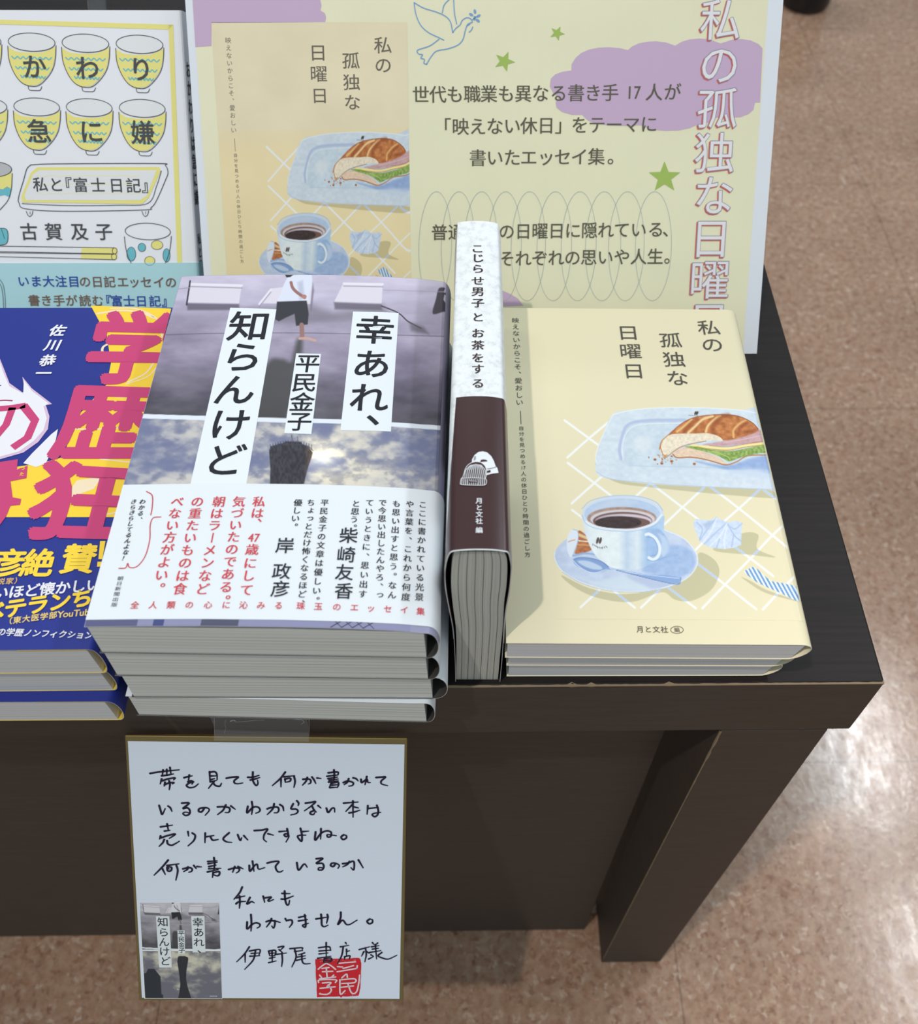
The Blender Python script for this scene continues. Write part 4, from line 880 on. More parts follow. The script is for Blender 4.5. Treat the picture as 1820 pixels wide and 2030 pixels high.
for P, w in ((((455, 100), (560, 85), (660, 95), (720, 120)), 4.5), (((520, 75), (640, 78), (740, 130), (760, 210)), 3.5), (((600, 420), (680, 380), (720, 330)), 3.5), (((590, 430), (690, 395), (735, 350)), 2.5), (((480, 300), (490, 250), (600, 225), (640, 235)), 5), (((490, 480), (560, 488), (660, 490)), 5), (((470, 780), (560, 790), (650, 800)), 3), (((340, 640), (440, 640), (560, 635)), 3), (((490, 1040), (540, 1030), (570, 1000)), 3)): p.line(B_(*P), w, CR, 2)
p.poly(B_((315, 945), (360, 880), (430, 870), (480, 860), (440, 920), (330, 960)), CR, 2)
p.poly(B_((-30, 300), (0, 310), (20, 360), (45, 425), (105, 468), (118, 460), (105, 395), (150, 450), (245, 523), (215, 528), (232, 580), (225, 640), (180, 700), (110, 750), (-30, 790)), (214, 186, 214), 2)
p.poly(B_((-30, 320), (0, 325), (18, 380), (45, 440), (110, 475), (112, 410), (150, 462), (228, 520), (205, 535), (220, 590), (205, 645), (160, 695), (90, 745), (-30, 778)), WH, 3)
p.poly(B_((110, 800), (150, 755), (200, 705), (240, 665), (272, 640), (262, 690), (240, 750), (215, 800), (170, 818)), WH, 3)
p.line(B_((-20, 510), (20, 506), (60, 508)), 3, (160, 50, 100), 4, caps=False); p.line(B_((-10, 440), (6, 436)), 2.5, (50, 60, 150), 4, caps=False)
p.done('cover_drawing', bJ); p = Print(bS)
p.quad_char('学', B_((452, 82), (852, 95), (762, 420), (362, 420)), PK, 5, .036)
p.quad_char('歴', B_((318, 418), (742, 432), (640, 775), (215, 775)), PK, 5, .036)
p.quad_char('狂', B_((180, 775), (668, 800), (570, 1160), (90, 1150)), PK, 5, .036)
p.line(B_((110, 530), (165, 600), (130, 680), (60, 728)), 17, PK, 5, smooth=False, caps=False); p.line(B_((-40, 550), (60, 540), (120, 530)), 14, PK, 5, smooth=False, caps=False); p.line(B_((60, 540), (30, 620), (-30, 690)), 15, PK, 5, smooth=False, caps=False)
p.poly(B_((-30, 800), (85, 782), (80, 830), (130, 812), (125, 870), (50, 885), (60, 960), (100, 968), (95, 995), (50, 1000), (30, 1050), (-30, 1130)), PK, 5)
p.done('title_lettering', bJ); p = Print(bS)
p.text('うた', B_((110, 825))[0], B_((104, 852))[0], 9.5, YL, 7, vert=True, bold=.03)
p.done('ruby_lettering', bJ); p = Print(bS)
for ch, c in zip('佐川恭一', ((272, 180), (250, 248), (225, 320), (205, 380))): q = B_(c)[0]; p.text(ch, q, q, 32, WH, 6, bold=.03, shear=.12)
p.done('author_lettering', bJ); p = Print(bS)
Y2, GD = (250, 214, 70), (214, 176, 120)
for ch, c in zip('彦絶賛', ((45, 1268), (180, 1268), (370, 1248))): q = B_(c)[0]; p.text(ch, q, q, 66 if ch != '賛' else 70, Y2, 6, bold=.028)
p.poly(B_((470, 1165), (495, 1165), (480, 1250), (462, 1250)), Y2, 6); p.poly(B_((458, 1262), (478, 1262), (475, 1285), (455, 1285)), Y2, 6)
p.text('（小説家）', B_((-75, 1358))[0], B_((88, 1350))[0], 15.5, GD, 6, bold=.02)
p.text('いほど懐かしい', B_((6, 1408))[0], B_((440, 1370))[0], 31, WH, 6, bold=.024)
p.text('ベテランち', B_((-30, 1492))[0], B_((385, 1432))[0], 45, Y2, 6, bold=.035)
p.text('（東大医学部', B_((40, 1540))[0], B_((250, 1512))[0], 16.5, (236, 206, 130), 6, bold=.02); p.text('YouTube', B_((285, 1508))[0], B_((430, 1496))[0], 20, (236, 206, 130), 6, bold=.02, pos=[0, .17, .34, .52, .69, .86, 1.0])
p.text('の学歴ノンフィクション', B_((10, 1590))[0], B_((418, 1606))[0], 17.5, WH, 6, bold=.022)
p.done('blurb_lettering', bJ)

# ---- white book with drawn tea cups, leaning back at the left
ph = math.radians(54.0); UPW = Vector((0, math.cos(ph), math.sin(ph)))
wO = Vector((-0.3, 0.2070, 0.0016)); wS = Flat(wO, (1, 0, 0), UPW); WN = wS.n
uR_ = (wS.uv((369, 31))[0] + wS.uv((383, 520))[0]) / 2; vT_ = (wS.uv((0, 15))[1] + wS.uv((367, 25))[1]) / 2
vB_ = 0.0101; uL_ = uR_ - 0.129; WT = 0.0155
t = thing('paperback_book', 'white paperback with drawn yellow tea cups leaning back beside the poster', 'book', (-0.40, 0.22, 0.0))
def slab(S, u0, u1, v0, v1, n0, n1):
    V, F = [], []; box(V, F, (u0, v0, n0), (u1, v1, n1))
    return [tuple(S.pt(a, b, c)) for a, b, c in V], F
M_WCOV = paper('white_textured_cover', (238, 241, 249), 0.6, 0.25, 0.2, 1800)
V, F = slab(wS, uL_ + .001, uR_ - 0.001, vB_ + .0015, vT_ - .0015, -WT + 0.0006, -0.0006); mesh_obj('page_block', V, F, M_PAGEW, t)
prof = [(uL_, 0), (uR_ - 0.0022, 0), (uR_ - 0.0010, -0.0003), (uR_ - 0.0003, -0.0011), (uR_, -0.0022), (uR_, -WT + 0.001), (uR_ - 0.001, -WT), (uL_, -WT)]
q = offset_prof(prof, 0.0004); V, F = [], []; n = len(prof)
for v in (vB_, vT_):
    for R in (prof, q): V += [tuple(wS.pt(a, v, d)) for a, d in R]
for i in range(n - 1):
    F += [(i, i + 1, 2 * n + i + 1, 2 * n + i), (n + i, 3 * n + i, 3 * n + i + 1, n + i + 1), (i, n + i, n + i + 1, i + 1), (2 * n + i, 2 * n + i + 1, 3 * n + i + 1, 3 * n + i)]
wj = mesh_obj('jacket', V, F, M_WCOV, t)
def A_(*pts): return [(a / 3.1717, b / 3.1717) for a, b in pts]
p = Print(wS); YE, CY, INK = (238, 231, 142), (112, 192, 208), (78, 80, 84)
WHT = (232, 235, 239)
p.poly(A_((-400, 112), (1090, 155), (1060, 186), (-400, 140)), YE, 1); p.poly(A_((1060, 156), (1090, 155), (1146, 1655), (1115, 1655)), YE, 1)
def teacup(x, y, k=1.0, dx=0):
    f = lambda *pts: A_(*[(x + a * k, y + b * k) for a, b in pts])
    p.poly(f((-148, 30), (-100, 58), (-40, 66), (60, 66), (110, 50), (150, 28), (146, 95), (130, 165), (90, 225), (40, 268), (-20, 274), (-70, 250), (-115, 190), (-142, 110)), YE, 1)
    for yy, w, s0 in ((96, 125, 0), (160, 105, 4), (215, 78, 9)):
        p.line(f(*[(s0 - w + i * 2 * w / 14.0, yy + (7 if i % 2 else -7) + i * .6) for i in range(15)]), 2.4, CY, 2)
    p.ell(f((0, 0))[0], 147 * k / 3.17, 57 * k / 3.17, WHT, 2, rot=3); p.ell(f((0, 0))[0], 147 * k / 3.17, 57 * k / 3.17, INK, 4, rot=3, fill=False, w=1.4)
    p.line(f((-150, 25), (-142, 110), (-112, 190), (-70, 248), (-20, 274), (40, 274), (95, 228), (135, 165), (150, 95), (153, 22)), 1.4, INK, 4)
    p.line(f((-22, 276), (-14, 300), (20, 304), (52, 302), (64, 280)), 1.3, INK, 4)
for x in (-140, 200, 538, 878): teacup(x, 265 + (x - 200) * .02)
for x in (-100, 232, 562, 895): teacup(x, 672 + (x - 232) * .014, .98)
p.done('cover_drawing', wj)
pt_ = Print(wS)
for ch, c in zip('かわり', ((217, 420), (550, 428), (888, 436))): q = A_(c)[0]; pt_.text(ch, q, q, 49, INK, 5, bold=.014)
pt_.done('title_lettering', wj); pt_ = Print(wS)
for ch, c in zip('急に嫌', ((247, 826), (576, 828), (898, 834))): q = A_(c)[0]; pt_.text(ch, q, q, 49, INK, 5, bold=.014)
pt_.done('title_lettering', wj); p = Print(wS)
pl = A_((195, 1036), (350, 1030), (990, 1028), (1040, 1040), (1057, 1085), (1040, 1135), (985, 1260), (950, 1305), (900, 1320), (400, 1328), (160, 1312), (122, 1278), (118, 1240), (150, 1130), (170, 1062), (195, 1036))
p.line(pl, 1.5, INK, 4); yb = A_((235, 1052), (1000, 1050), (1012, 1072), (935, 1245), (895, 1282), (140, 1272), (135, 1235), (195, 1085)); p.poly(yb, YE, 2)
p.poly(A_((250, 1070), (985, 1070), (925, 1230), (880, 1258), (165, 1258), (155, 1228), (210, 1095)), WHT, 3)
p.line(A_((140, 1280), (420, 1292), (740, 1290), (930, 1278), (985, 1170), (1015, 1075)), 1.3, INK, 4)
for x in (188, 915): p.line(A_((x - 22, 1328), (x - 12, 1352), (x, 1360), (x + 14, 1350), (x + 20, 1326)), 1.3, INK, 4); p.line(A_((x + 2, 1330), (x + 2, 1346)), 1, INK, 4)
for ch, x in zip('私と『富士日記』', (255, 355, 408, 508, 618, 733, 840, 938)): q = A_((x, 1160 + (x - 255) * .012))[0]; p.text(ch, q, q, 30.5, INK, 5, bold=.012)
for x0, yy in ((220, 1105), (230, 1160), (225, 1215)): p.line(A_(*[(x0 + i * 55, yy + (4 if i % 2 else -4)) for i in range(13)]), 1.0, (246, 242, 178), 4)
pt_ = Print(wS)
for ch, x in zip('古賀及子', (183, 338, 500, 653)): q = A_((x, 1457))[0]; pt_.text(ch, q, q, 36, INK, 5, bold=.010)
pt_.done('author_lettering', wj)
p.poly(A_((515, 1558), (735, 1560), (740, 1580), (735, 1630), (510, 1628)), YE, 2)
for a in (((-60, 1546), (720, 1558)), ((-60, 1580), (730, 1596)), ((-60, 1588), (715, 1598)), ((-60, 1612), (720, 1632))): p.line(A_(*a), 1.3, INK, 4)
p.ell(A_((722, 1577))[0], 4.6, 6, INK, 4, fill=False, w=1.2); p.ell(A_((718, 1614))[0], 5, 6, INK, 4, fill=False, w=1.2)
p.ell(A_((930, 1455))[0], 142 / 3.17, 52 / 3.17, INK, 4, rot=2, fill=False, w=1.4); p.line(A_((783, 1488), (790, 1550), (805, 1610), (826, 1655)), 1.4, INK, 4); p.line(A_((1078, 1485), (1072, 1550), (1058, 1610), (1040, 1655)), 1.4, INK, 4)
for c, rx, ry, col in (((826, 1597), 28, 44, CY), ((893, 1555), 24, 26, CY), ((988, 1540), 36, 28, YE), ((1048, 1605), 22, 42, CY), ((942, 1640), 32, 28, YE)): p.ell(A_(c)[0], rx / 3.17, ry / 3.17, col, 2); p.ell(A_(c)[0], rx / 3.17, ry / 3.17, INK, 4, fill=False, w=.9)
p.poly(A_((-60, 1110), (0, 1112), (78, 1085), (72, 1185), (50, 1175), (20, 1190), (-60, 1180)), YE, 2); p.poly(A_((-60, 1185), (20, 1190), (45, 1172), (72, 1190), (60, 1240), (30, 1225), (-60, 1245)), CY, 2)
p.ell(A_((-40, 1065))[0], 36, 15, (190, 192, 196), 2); p.ell(A_((-40, 1065))[0], 36, 15, INK, 4, fill=False, w=1.4); p.line(A_((78, 1090), (72, 1190), (50, 1260), (0, 1320)), 1.4, INK, 4)
p.poly(A_((-60, 1420), (0, 1432), (40, 1440), (52, 1480), (45, 1525), (0, 1542), (-60, 1540)), CY, 2); p.line(A_((0, 1434), (40, 1440), (52, 1480), (42, 1530), (0, 1542)), 1.3, INK, 4); p.line(A_((10, 1440), (30, 1500)), 1, INK, 4)
p.done('tableware_drawing', wj)
# pale blue paper band
OB = (178, 220, 230); vb = wS.uv((200, 521))[1]
M_OBI = paper('pale_blue_band', OB, 0.5, 0.3)
q_ = [(a + 0.0, d) for a, d in offset_prof(prof, -0.0003)]; V, F = [], []
for v in (vB_ + .0003, vb):
    for R in (q_, prof): V += [tuple(wS.pt(a, v, d)) for a, d in R]
F = []
for i in range(n - 1): F += [(i, i + 1, 2 * n + i + 1, 2 * n + i), (2 * n + i, 2 * n + i + 1, 3 * n + i + 1, 3 * n + i)]
ob = mesh_obj('paper_band', V, F, M_OBI, t)
p = Print(Flat(wS.pt(0, 0, 0.0003), (1, 0, 0), UPW)); BL, BR = (52, 80, 165), (120, 98, 88)
for ch, x in zip('いま大注目の日記エッセイの', (148, 228, 305, 385, 465, 535, 612, 690, 773, 845, 920, 1000, 1075)): q = A_((x, 1768 + (x - 145) * .008))[0]; p.text(ch, q, q, 24, BL if x < 500 else BR, 3, bold=.016)
for ch, x in zip('書き手が読む『富士日記』', (215, 293, 372, 450, 535, 615, 664, 735, 812, 890, 975, 1054)): q = A_((x, 1889 + (x - 215) * .006))[0]; p.text(ch, q, q, 24, BL if x > 650 else BR, 3, bold=.016)
p.line(A_((-10, 1745), (20, 1790), (32, 1860), (36, 1960)), 1.2, (90, 110, 120), 3); p.line(A_((-20, 1760), (8, 1800), (20, 1870), (24, 1960)), 1.2, (90, 110, 120), 3)
p.done('band_lettering', ob)
sS = Flat(wS.pt(uR_, 0, 0), tuple(-WN), UPW)
p = Print(sS); 
for i, ch in enumerate('おかわりは急に嫌'): p.char_uv(ch, (0.0064, vT_ - 0.030 - i * 0.0098), 0.0092, INK, 3, bold=.012)
for i, ch in enumerate('私と富士日記'): p.char_uv(ch, (0.0064, vT_ - 0.122 - i * 0.0075), 0.007, INK, 3, bold=.012)
p.done('spine_lettering', wj)
# clear stand that holds the white book
M_ACR = pbr('clear_acrylic', (236, 240, 244), 0.08, 0.5); M_ACR.node_tree.nodes['Principled BSDF'].inputs['Transmission Weight'].default_value = 0.96; M_ACR.node_tree.nodes['Principled BSDF'].inputs['IOR'].default_value = 1.12
def stand(name, label, S, u0, u1, top, n0, mat, tab=None, lip=0.0):
    st = thing(name, label, 'book stand', tuple(S.pt((u0 + u1) / 2, 0, n0) * 1.0))
    st.location.z = H
    vb0 = (0.0026 - S.o.z - (n0 - 0.0022) * S.n.z) / S.v.z
    V, F = slab(S, u0, u1, vb0, top, n0 - 0.0022, n0)
    if tab: v2, f2 = slab(S, tab[0], tab[1], top - .0005, tab[2], n0 - 0.0022, n0); F += [tuple(i + len(V) for i in f) for f in f2]; V += v2
    mesh_obj('back_plate', V, F, mat, st)
    a = S.pt(0, vb0, n0); V, F = [], []; box(V, F, (S.o.x + u0, a.y - .001, 0.0002), (S.o.x + u1, a.y + 0.13, 0.0022)); mesh_obj('base_plate', V, F, mat, st)
    b = S.pt(0, top * .8, n0 - .003); V, F = [], []
    x = S.o.x + (u0 + u1) / 2; V = [(x - .006, b.y, b.z), (x + .006, b.y, b.z), (x + .006, a.y + .125, .0022), (x - .006, a.y + .125, .0022), (x - .006, b.y + .004, b.z), (x + .006, b.y + .004, b.z), (x + .006, a.y + .129, .0022), (x - .006, a.y + .129, .0022)]
    F = [(0, 3, 2, 1), (4, 5, 6, 7), (0, 1, 5, 4), (2, 3, 7, 6), (0, 4, 7, 3), (1, 2, 6, 5)]; mesh_obj('strut', V, F, mat, st)
    return st
tb0, tb1 = wS.uv((154, 20))[0], wS.uv((190, 20))[0]
stand('book_stand', 'clear stand behind the white tea-cup book, its small tab showing above it', wS, uR_ - .10, uR_ - .02, vT_ - .012, -WT - 0.0006, M_ACR, (tb0, tb1, vT_ + 0.0075))

# ---- large paper sign for the cream book, leaning behind the stacks
ph2 = math.radians(55.0); UPP = Vector((0, math.cos(ph2), math.sin(ph2))); PW, PH = 0.3152, 0.2228
pS = Flat((-0.0198 - PW, 0.1999, 0.0004), (1, 0, 0), UPP)
t = thing('paper_poster', 'pale yellow paper poster with dove, pink clouds and stars leaning behind the stacks', 'poster', (-0.18, 0.2, 0.0))
V, F = slab(pS, 0, PW, 0, PH, -0.0006, 0.0); sheet = mesh_obj('sheet', V, F, paper('white_poster_paper', (228, 234, 244), 0.45, 0.35), t)
def paint_ground(V, UV, a, b):
    X = UV[:, 0] * 1000; n_ = fbm(UV[:, 0] * 30, UV[:, 1] * 30)
    st = 0.5 + 0.5 * np.sin(X * 2 * math.pi / 0.95)
    C = np.array([236, 234, 205.]) + (st * -5)[:, None] * np.array([.6, .5, 1.2]) + ((n_ - .5) * 8)[:, None]
    return C
uu0 = np.mean([pS.uv(q)[0] for q in ((381.5, 2), (419, 535))]); uu1 = np.mean([pS.uv(q)[0] for q in ((1519, 2), (1508, 202), (1490, 527))])
picture('printed_ground', pS, [(uu0, PH - .004), (uu1, PH - .004), (uu1, .004), (uu0, .004)], 700, 40, paint_ground, M_PRINT2, sheet)
def D3(*pts): return [(800 + a / 2.275, b / 2.275) for a, b in pts]
def D2(*pts): return [(360 + a / 3.624, b / 3.624) for a, b in pts]
p = Print(pS); PINK = (202, 177, 208)
def closed(P, k=5):
    P = np.asarray(P, float); out = []; m = len(P)
    for i in range(m):
        a, b, c, d = P[i - 1], P[i], P[(i + 1) % m], P[(i + 2) % m]
        for u in np.linspace(0, 1, k, endpoint=False): out.append(tuple(0.5 * (2 * b + (c - a) * u + (2 * a - 5 * b + 4 * c - d) * u * u + (3 * b - a - 3 * c + d) * u ** 3)))
    return out
p.poly(D3((757, 318), (758, 290), (775, 262), (800, 240), (835, 224), (880, 215), (925, 213), (975, 217), (1012, 226), (1030, 210), (1060, 196), (1100, 188), (1140, 186), (1185, 192), (1225, 206), (1255, 188), (1290, 178), (1335, 174), (1380, 178), (1430, 196), (1480, 180), (1520, 176), (1565, 182), (1600, 198), (1619, 218), (1608, 462), (1585, 462), (1578, 495), (1555, 515), (1520, 528), (1470, 530), (1430, 528), (1410, 530), (1395, 545), (1365, 555), (1330, 560), (1290, 578), (1240, 588), (1180, 590), (1120, 584), (1070, 565), (1000, 568), (930, 566), (870, 558), (830, 542), (805, 518), (760, 518), (715, 505), (690, 485), (686, 462), (700, 440), (675, 420), (660, 390), (664, 355), (685, 335), (715, 324)), PINK, 1)
p.done('cloud_print', sheet); p = Print(pS)
p.poly(D2((78, -30), (990, -30), (1005, 40), (998, 75), (1030, 95), (1038, 125), (1032, 160), (215, 165), (215, 330), (100, 338)), PINK, 1)
p.done('cloud_print', sheet); p = Print(pS)
p.poly(D3((440, 1308), (475, 1322), (515, 1345), (540, 1378), (440, 1382)), PINK, 1)
p.done('cloud_print', sheet); p = Print(pS)
DV = (124, 166, 212)
for L_ in (((48, 12), (55, 60), (75, 110), (110, 145), (160, 170), (182, 181)), ((48, 12), (90, 36), (150, 55), (190, 74), (212, 100), (222, 147)), ((222, 147), (236, 128), (255, 112), (265, 92), (285, 80), (303, 85), (310, 100), (300, 104), (288, 112), (278, 140), (268, 178), (245, 203), (200, 220), (150, 230), (125, 255), (104, 290)), ((160, 177), (118, 207), (64, 226), (68, 243), (86, 247), (78, 262), (94, 268), (92, 285), (104, 290)), ((175, 58), (184, 22), (210, -6)), ((226, -6), (230, 60), (240, 108)), ((308, 92), (330, 74)), ((312, 122), (306, 136), (296, 145)), ((285, 118), (300, 108))): p.line(D3(*L_), 2.0, DV, 3)
for c, r in (((322, 52), 80), ((305, 66), 30), ((338, 72), -30), ((335, 93), 40), ((321, 82), 90)): p.ell(D3(c)[0], 4.6, 2.6, DV, 3, rot=r)
def star(c, r, rot, k=.42): p.poly([(c[0] + (r if i % 2 == 0 else r * k) * math.sin(math.radians(rot + 36 * i)), c[1] - (r if i % 2 == 0 else r * k) * .97 * math.cos(math.radians(rot + 36 * i))) for i in range(10)], (164, 192, 100), 2)
p.done('dove_drawing', sheet); p = Print(pS)
for c_s, r_s, a_s in ((D3((693, 150))[0], 15.5, 25), (D3((455, 277))[0], 21.5, 22), (D3((1177, 800))[0], 33, 0)):
    star(c_s, r_s, a_s); p.done('star_print', sheet); p = Print(pS)
for i in range(10):
    x = np.interp(i, range(10), (148, 250, 352, 460, 568, 685, 795, 905, 1010, 1132)); c = D3((x - 5, 1110))[0]
    p.ell(c, (74 + i * .8) / 2.275, 246 / 2.275, (172, 184, 186), 3, rot=1.5, fill=False, w=.9, n=56)
p.done('loop_drawing', sheet); p = Print(pS)
TX = (98, 95, 82)
L1 = '世代も職業も異なる書き手'; x1 = [78, 155, 232, 310, 385, 463, 540, 618, 700, 778, 855, 932]
def row(txt, xs, y0, y1, xa, xb, em, **k):
    for ch, x in zip(txt, xs):
        q = D3((x, y0 + (y1 - y0) * (x - xa) / (xb - xa)))[0]; p.text([ch], q, q, em, TX, 4, **k)
row(L1, x1, 427, 415, 78, 1213, 35, xbold=.009); row(['17', '人', 'が'], [1037, 1130, 1213], 427, 415, 78, 1213, 35, xbold=.009)
row('「映えない休日」をテーマに', [176, 257, 335, 412, 490, 565, 643, 722, 795, 872, 950, 1027, 1107], 572, 560, 190, 1105, 35, xbold=.009)
row('書いたエッセイ集。', [335, 412, 490, 565, 643, 718, 793, 870, 958], 712, 706, 335, 930, 35, xbold=.009)
p.done('message_lettering', sheet); p = Print(pS)
row('普通の人の日曜日に隠れている、', [162, 238, 312, 388, 465, 540, 615, 690, 764, 838, 912, 985, 1060, 1138, 1205], 1048, 1034, 162, 1190, 33.5, bold=.008)
row('それぞれの思いや人生。', [465, 540, 614, 688, 762, 836, 910, 985, 1060, 1135, 1212], 1166, 1156, 465, 1190, 33.5, bold=.008)
p.done('slogan_lettering', sheet); p = Print(pS)
for ch, c in zip('私の孤独な日曜日', ((1430, 90), (1425, 292), (1415, 490), (1403, 690), (1400, 882), (1386, 1076), (1380, 1262), (1374, 1450))):
    q = D3(c)[0]; r_ = (q[0] - 2.2, q[1] + 2.0)
    p.text(ch, r_, r_, 84, (206, 104, 92), 3, bold=.014); p.text(ch, q, q, 84, (150, 152, 172), 4, bold=.013); p.text(ch, q, q, 84, (234, 232, 238), 6, sx=.985, sy=.985)
p.done('title_lettering', sheet)
# the cover shown on the sign
srcp = [(1405, 650), (1256, 736), (1187.3, 1072), (1380.5, 819), (1021.8, 635.7), (1046, 1100), (1329, 675), (1245, 660)]
dstp = [(758.7, 87), (633.5, 190.4), (571, 495), (719.5, 274), (453, 80), (479, 517), (695.8, 121.6), (630, 104.8)]
AF = fit_affine([yS.uv(q) for q in srcp], [pS.uv(q) for q in dstp])
IA = np.linalg.inv(np.vstack([AF.T, [0, 0, 1]]).astype(float)).T[:, :2]
tl, tr = pS.uv((419.3, 45.5)), pS.uv((804, 42.8)); br_, bl_ = pS.uv((818, 549)), pS.uv((449.7, 538))
u0_, u1_ = (tl[0] + bl_[0]) / 2, (tr[0] + br_[0]) / 2; v1_ = (tl[1] + tr[1]) / 2
def paint_copy(V, UV, a, b):
    yv = np.c_[UV, np.ones(len(UV))] @ IA; P = yS.pts(np.c_[np.clip(yv[:, 0], -.01, .2), yv[:, 1]]); X, Y = px_of_np(P)
    c = Canvas(X, Y, (235, 218, 174)); coffee_art(c, (235, 218, 174)); n_ = fbm(UV[:, 0] * 40, UV[:, 1] * 40); g = 1 - b
    far = Y < 800; c.C[far] = np.array([233, 222, 190.]) + ((n_[far] - .5) * 16)[:, None]
    k = sstep(760, 860, Y)[:, None]; gy = np.array([233, 222, 190.]); flat = np.abs(c.C - np.array([235, 218, 174.])).max(1) < 1
    c.C[flat] = (gy * (1 - k) + np.array([236, 220, 176.]) * k)[flat] + ((n_[flat] - .5) * 12)[:, None]
    return c.C
cover = picture('printed_cover_picture', pS, [(u0_, v1_), (u1_, v1_), (u1_, 0.03), (u0_, 0.03)], 400, 480, paint_copy, M_PRINT2, sheet, 2)
class Rep(Print):
    def uv(s, q): return tuple((np.r_[yS.uv(q), 1.0] @ AF))
p = Rep(pS)
sc_ = abs(AF[0, 0])
_os = Print.scale
class Rep2(Rep):
    def scale(s, q): return Print.scale(s, q)
p = Rep2(pS); coffee_title(p, col=(112, 106, 96)); p.done('printed_cover_title', sheet)
p = Rep2(pS); coffee_sub(p, dark=(124, 120, 112)); p.done('printed_cover_subtitle', sheet)
M_BLK = pbr('black_metal', (24, 24, 27), 0.5, 0.4)
stand('book_stand', 'black stand propping the yellow poster from behind', pS, 0.09, 0.21, 0.15, -0.0011, M_BLK)

# ---- card with a handwritten message, hung from the table edge
cy_, sy_ = math.cos(0.0128), math.sin(0.0128); ti, ro = 0.9257, -0.0361
U0 = Vector((1, 0, 0)); V0 = Vector((0, math.cos(ti), math.sin(ti))); U1 = U0 * math.cos(ro) + V0 * math.sin(ro); V1 = V0 * math.cos(ro) - U0 * math.sin(ro)
RZ = Matrix.Rotation(0.0128, 3, 'Z'); CW, CH = 0.1348, 0.1510
cS = Flat((-0.35712, -0.09482, -0.16419), RZ @ U1, RZ @ V1)
t = thing('message_card', 'white handwritten message card with gold rim and red seal hanging below the table edge', 'card', tuple(cS.pt(CW / 2, CH, 0)))
M_GOLD = pbr('gold_paper_rim', (132, 116, 74), 0.42, 0.5, 0.55)
V, F = slab(cS, 0, CW, 0, CH, -0.0022, 0.0); bevel(mesh_obj('board', V, F, M_GOLD, t), .0003, 1)
M_WASHI = paper('white_laid_paper', (218, 228, 242), 0.7, 0.2); nt, lk, b = nodes(M_WASHI)
n_ = noise(nt, lk, coords(nt, lk, (260, 1600, 1200)), 1.0, 3, 0.6); bump(nt, lk, b, n_.outputs[0], 0.22, 0.0002)
e = [cS.uv(q) for q in ((253.5, 1469), (802, 1475.5), (792, 1980), (281.5, 1977.5))]; p = Print(cS); p.quad_uv(e, M_WASHI, 0, 2, 2); face = p.done('paper_face', t)
p = Print(cS); INKB = (38, 34, 54)
def strokes(ox, oy, sc, L_, w=4.2):
    for s_ in L_: p.line([(ox + a / sc, oy + b_ / sc) for a, b_ in s_], w, INKB, 4, taper=True)
strokes(290, 1500, 7, [
 [(55, 228), (200, 205), (460, 178)], [(235, 180), (222, 262)], [(285, 172), (287, 255)], [(330, 145), (345, 245)], [(215, 262), (300, 250), (380, 235)], [(215, 305), (195, 375)], [(225, 330), (300, 305), (400, 290), (380, 318)], [(262, 350), (250, 405)], [(255, 385), (320, 360), (385, 355), (365, 375)], [(318, 330), (330, 380), (320, 455)],
 [(525, 288), (580, 272), (640, 262)], [(598, 250), (585, 335)], [(580, 345), (620, 330), (650, 345), (635, 378)], [(655, 345), (600, 360), (560, 395), (600, 425), (670, 415), (725, 372)],
 [(880, 205), (885, 345)], [(880, 212), (950, 205), (980, 240), (985, 315)], [(890, 265), (975, 262)], [(890, 315), (950, 300)], [(890, 345), (975, 325)], [(945, 335), (865, 435)], [(930, 360), (960, 395), (1020, 405), (1045, 365)],
 [(1112, 295), (1200, 280), (1278, 278), (1225, 325), (1225, 360), (1270, 372), (1340, 360)],
 [(1480, 210), (1478, 300), (1490, 350), (1525, 395), (1550, 370), (1545, 320)], [(1410, 282), (1480, 280), (1565, 255)], [(1445, 320), (1510, 305), (1575, 285)],
 [(180, 672), (200, 740), (222, 798), (265, 715)], [(305, 682), (335, 705), (358, 755)],
 [(495, 640), (595, 640), (510, 715), (570, 705), (605, 740), (600, 790), (550, 812), (510, 785), (545, 765), (610, 780)],
 [(810, 705), (770, 760), (730, 755), (735, 720), (790, 705), (850, 708), (875, 740), (820, 808)],
 [(990, 692), (1080, 690), (1150, 705), (1160, 740), (1140, 770), (1095, 770)], [(1105, 665), (1065, 740), (990, 800)], [(1175, 680), (1235, 725)],
 [(1465, 620), (1475, 700), (1463, 798)], [(1410, 685), (1400, 775), (1480, 700), (1550, 695), (1580, 735), (1560, 765), (1520, 780)]])
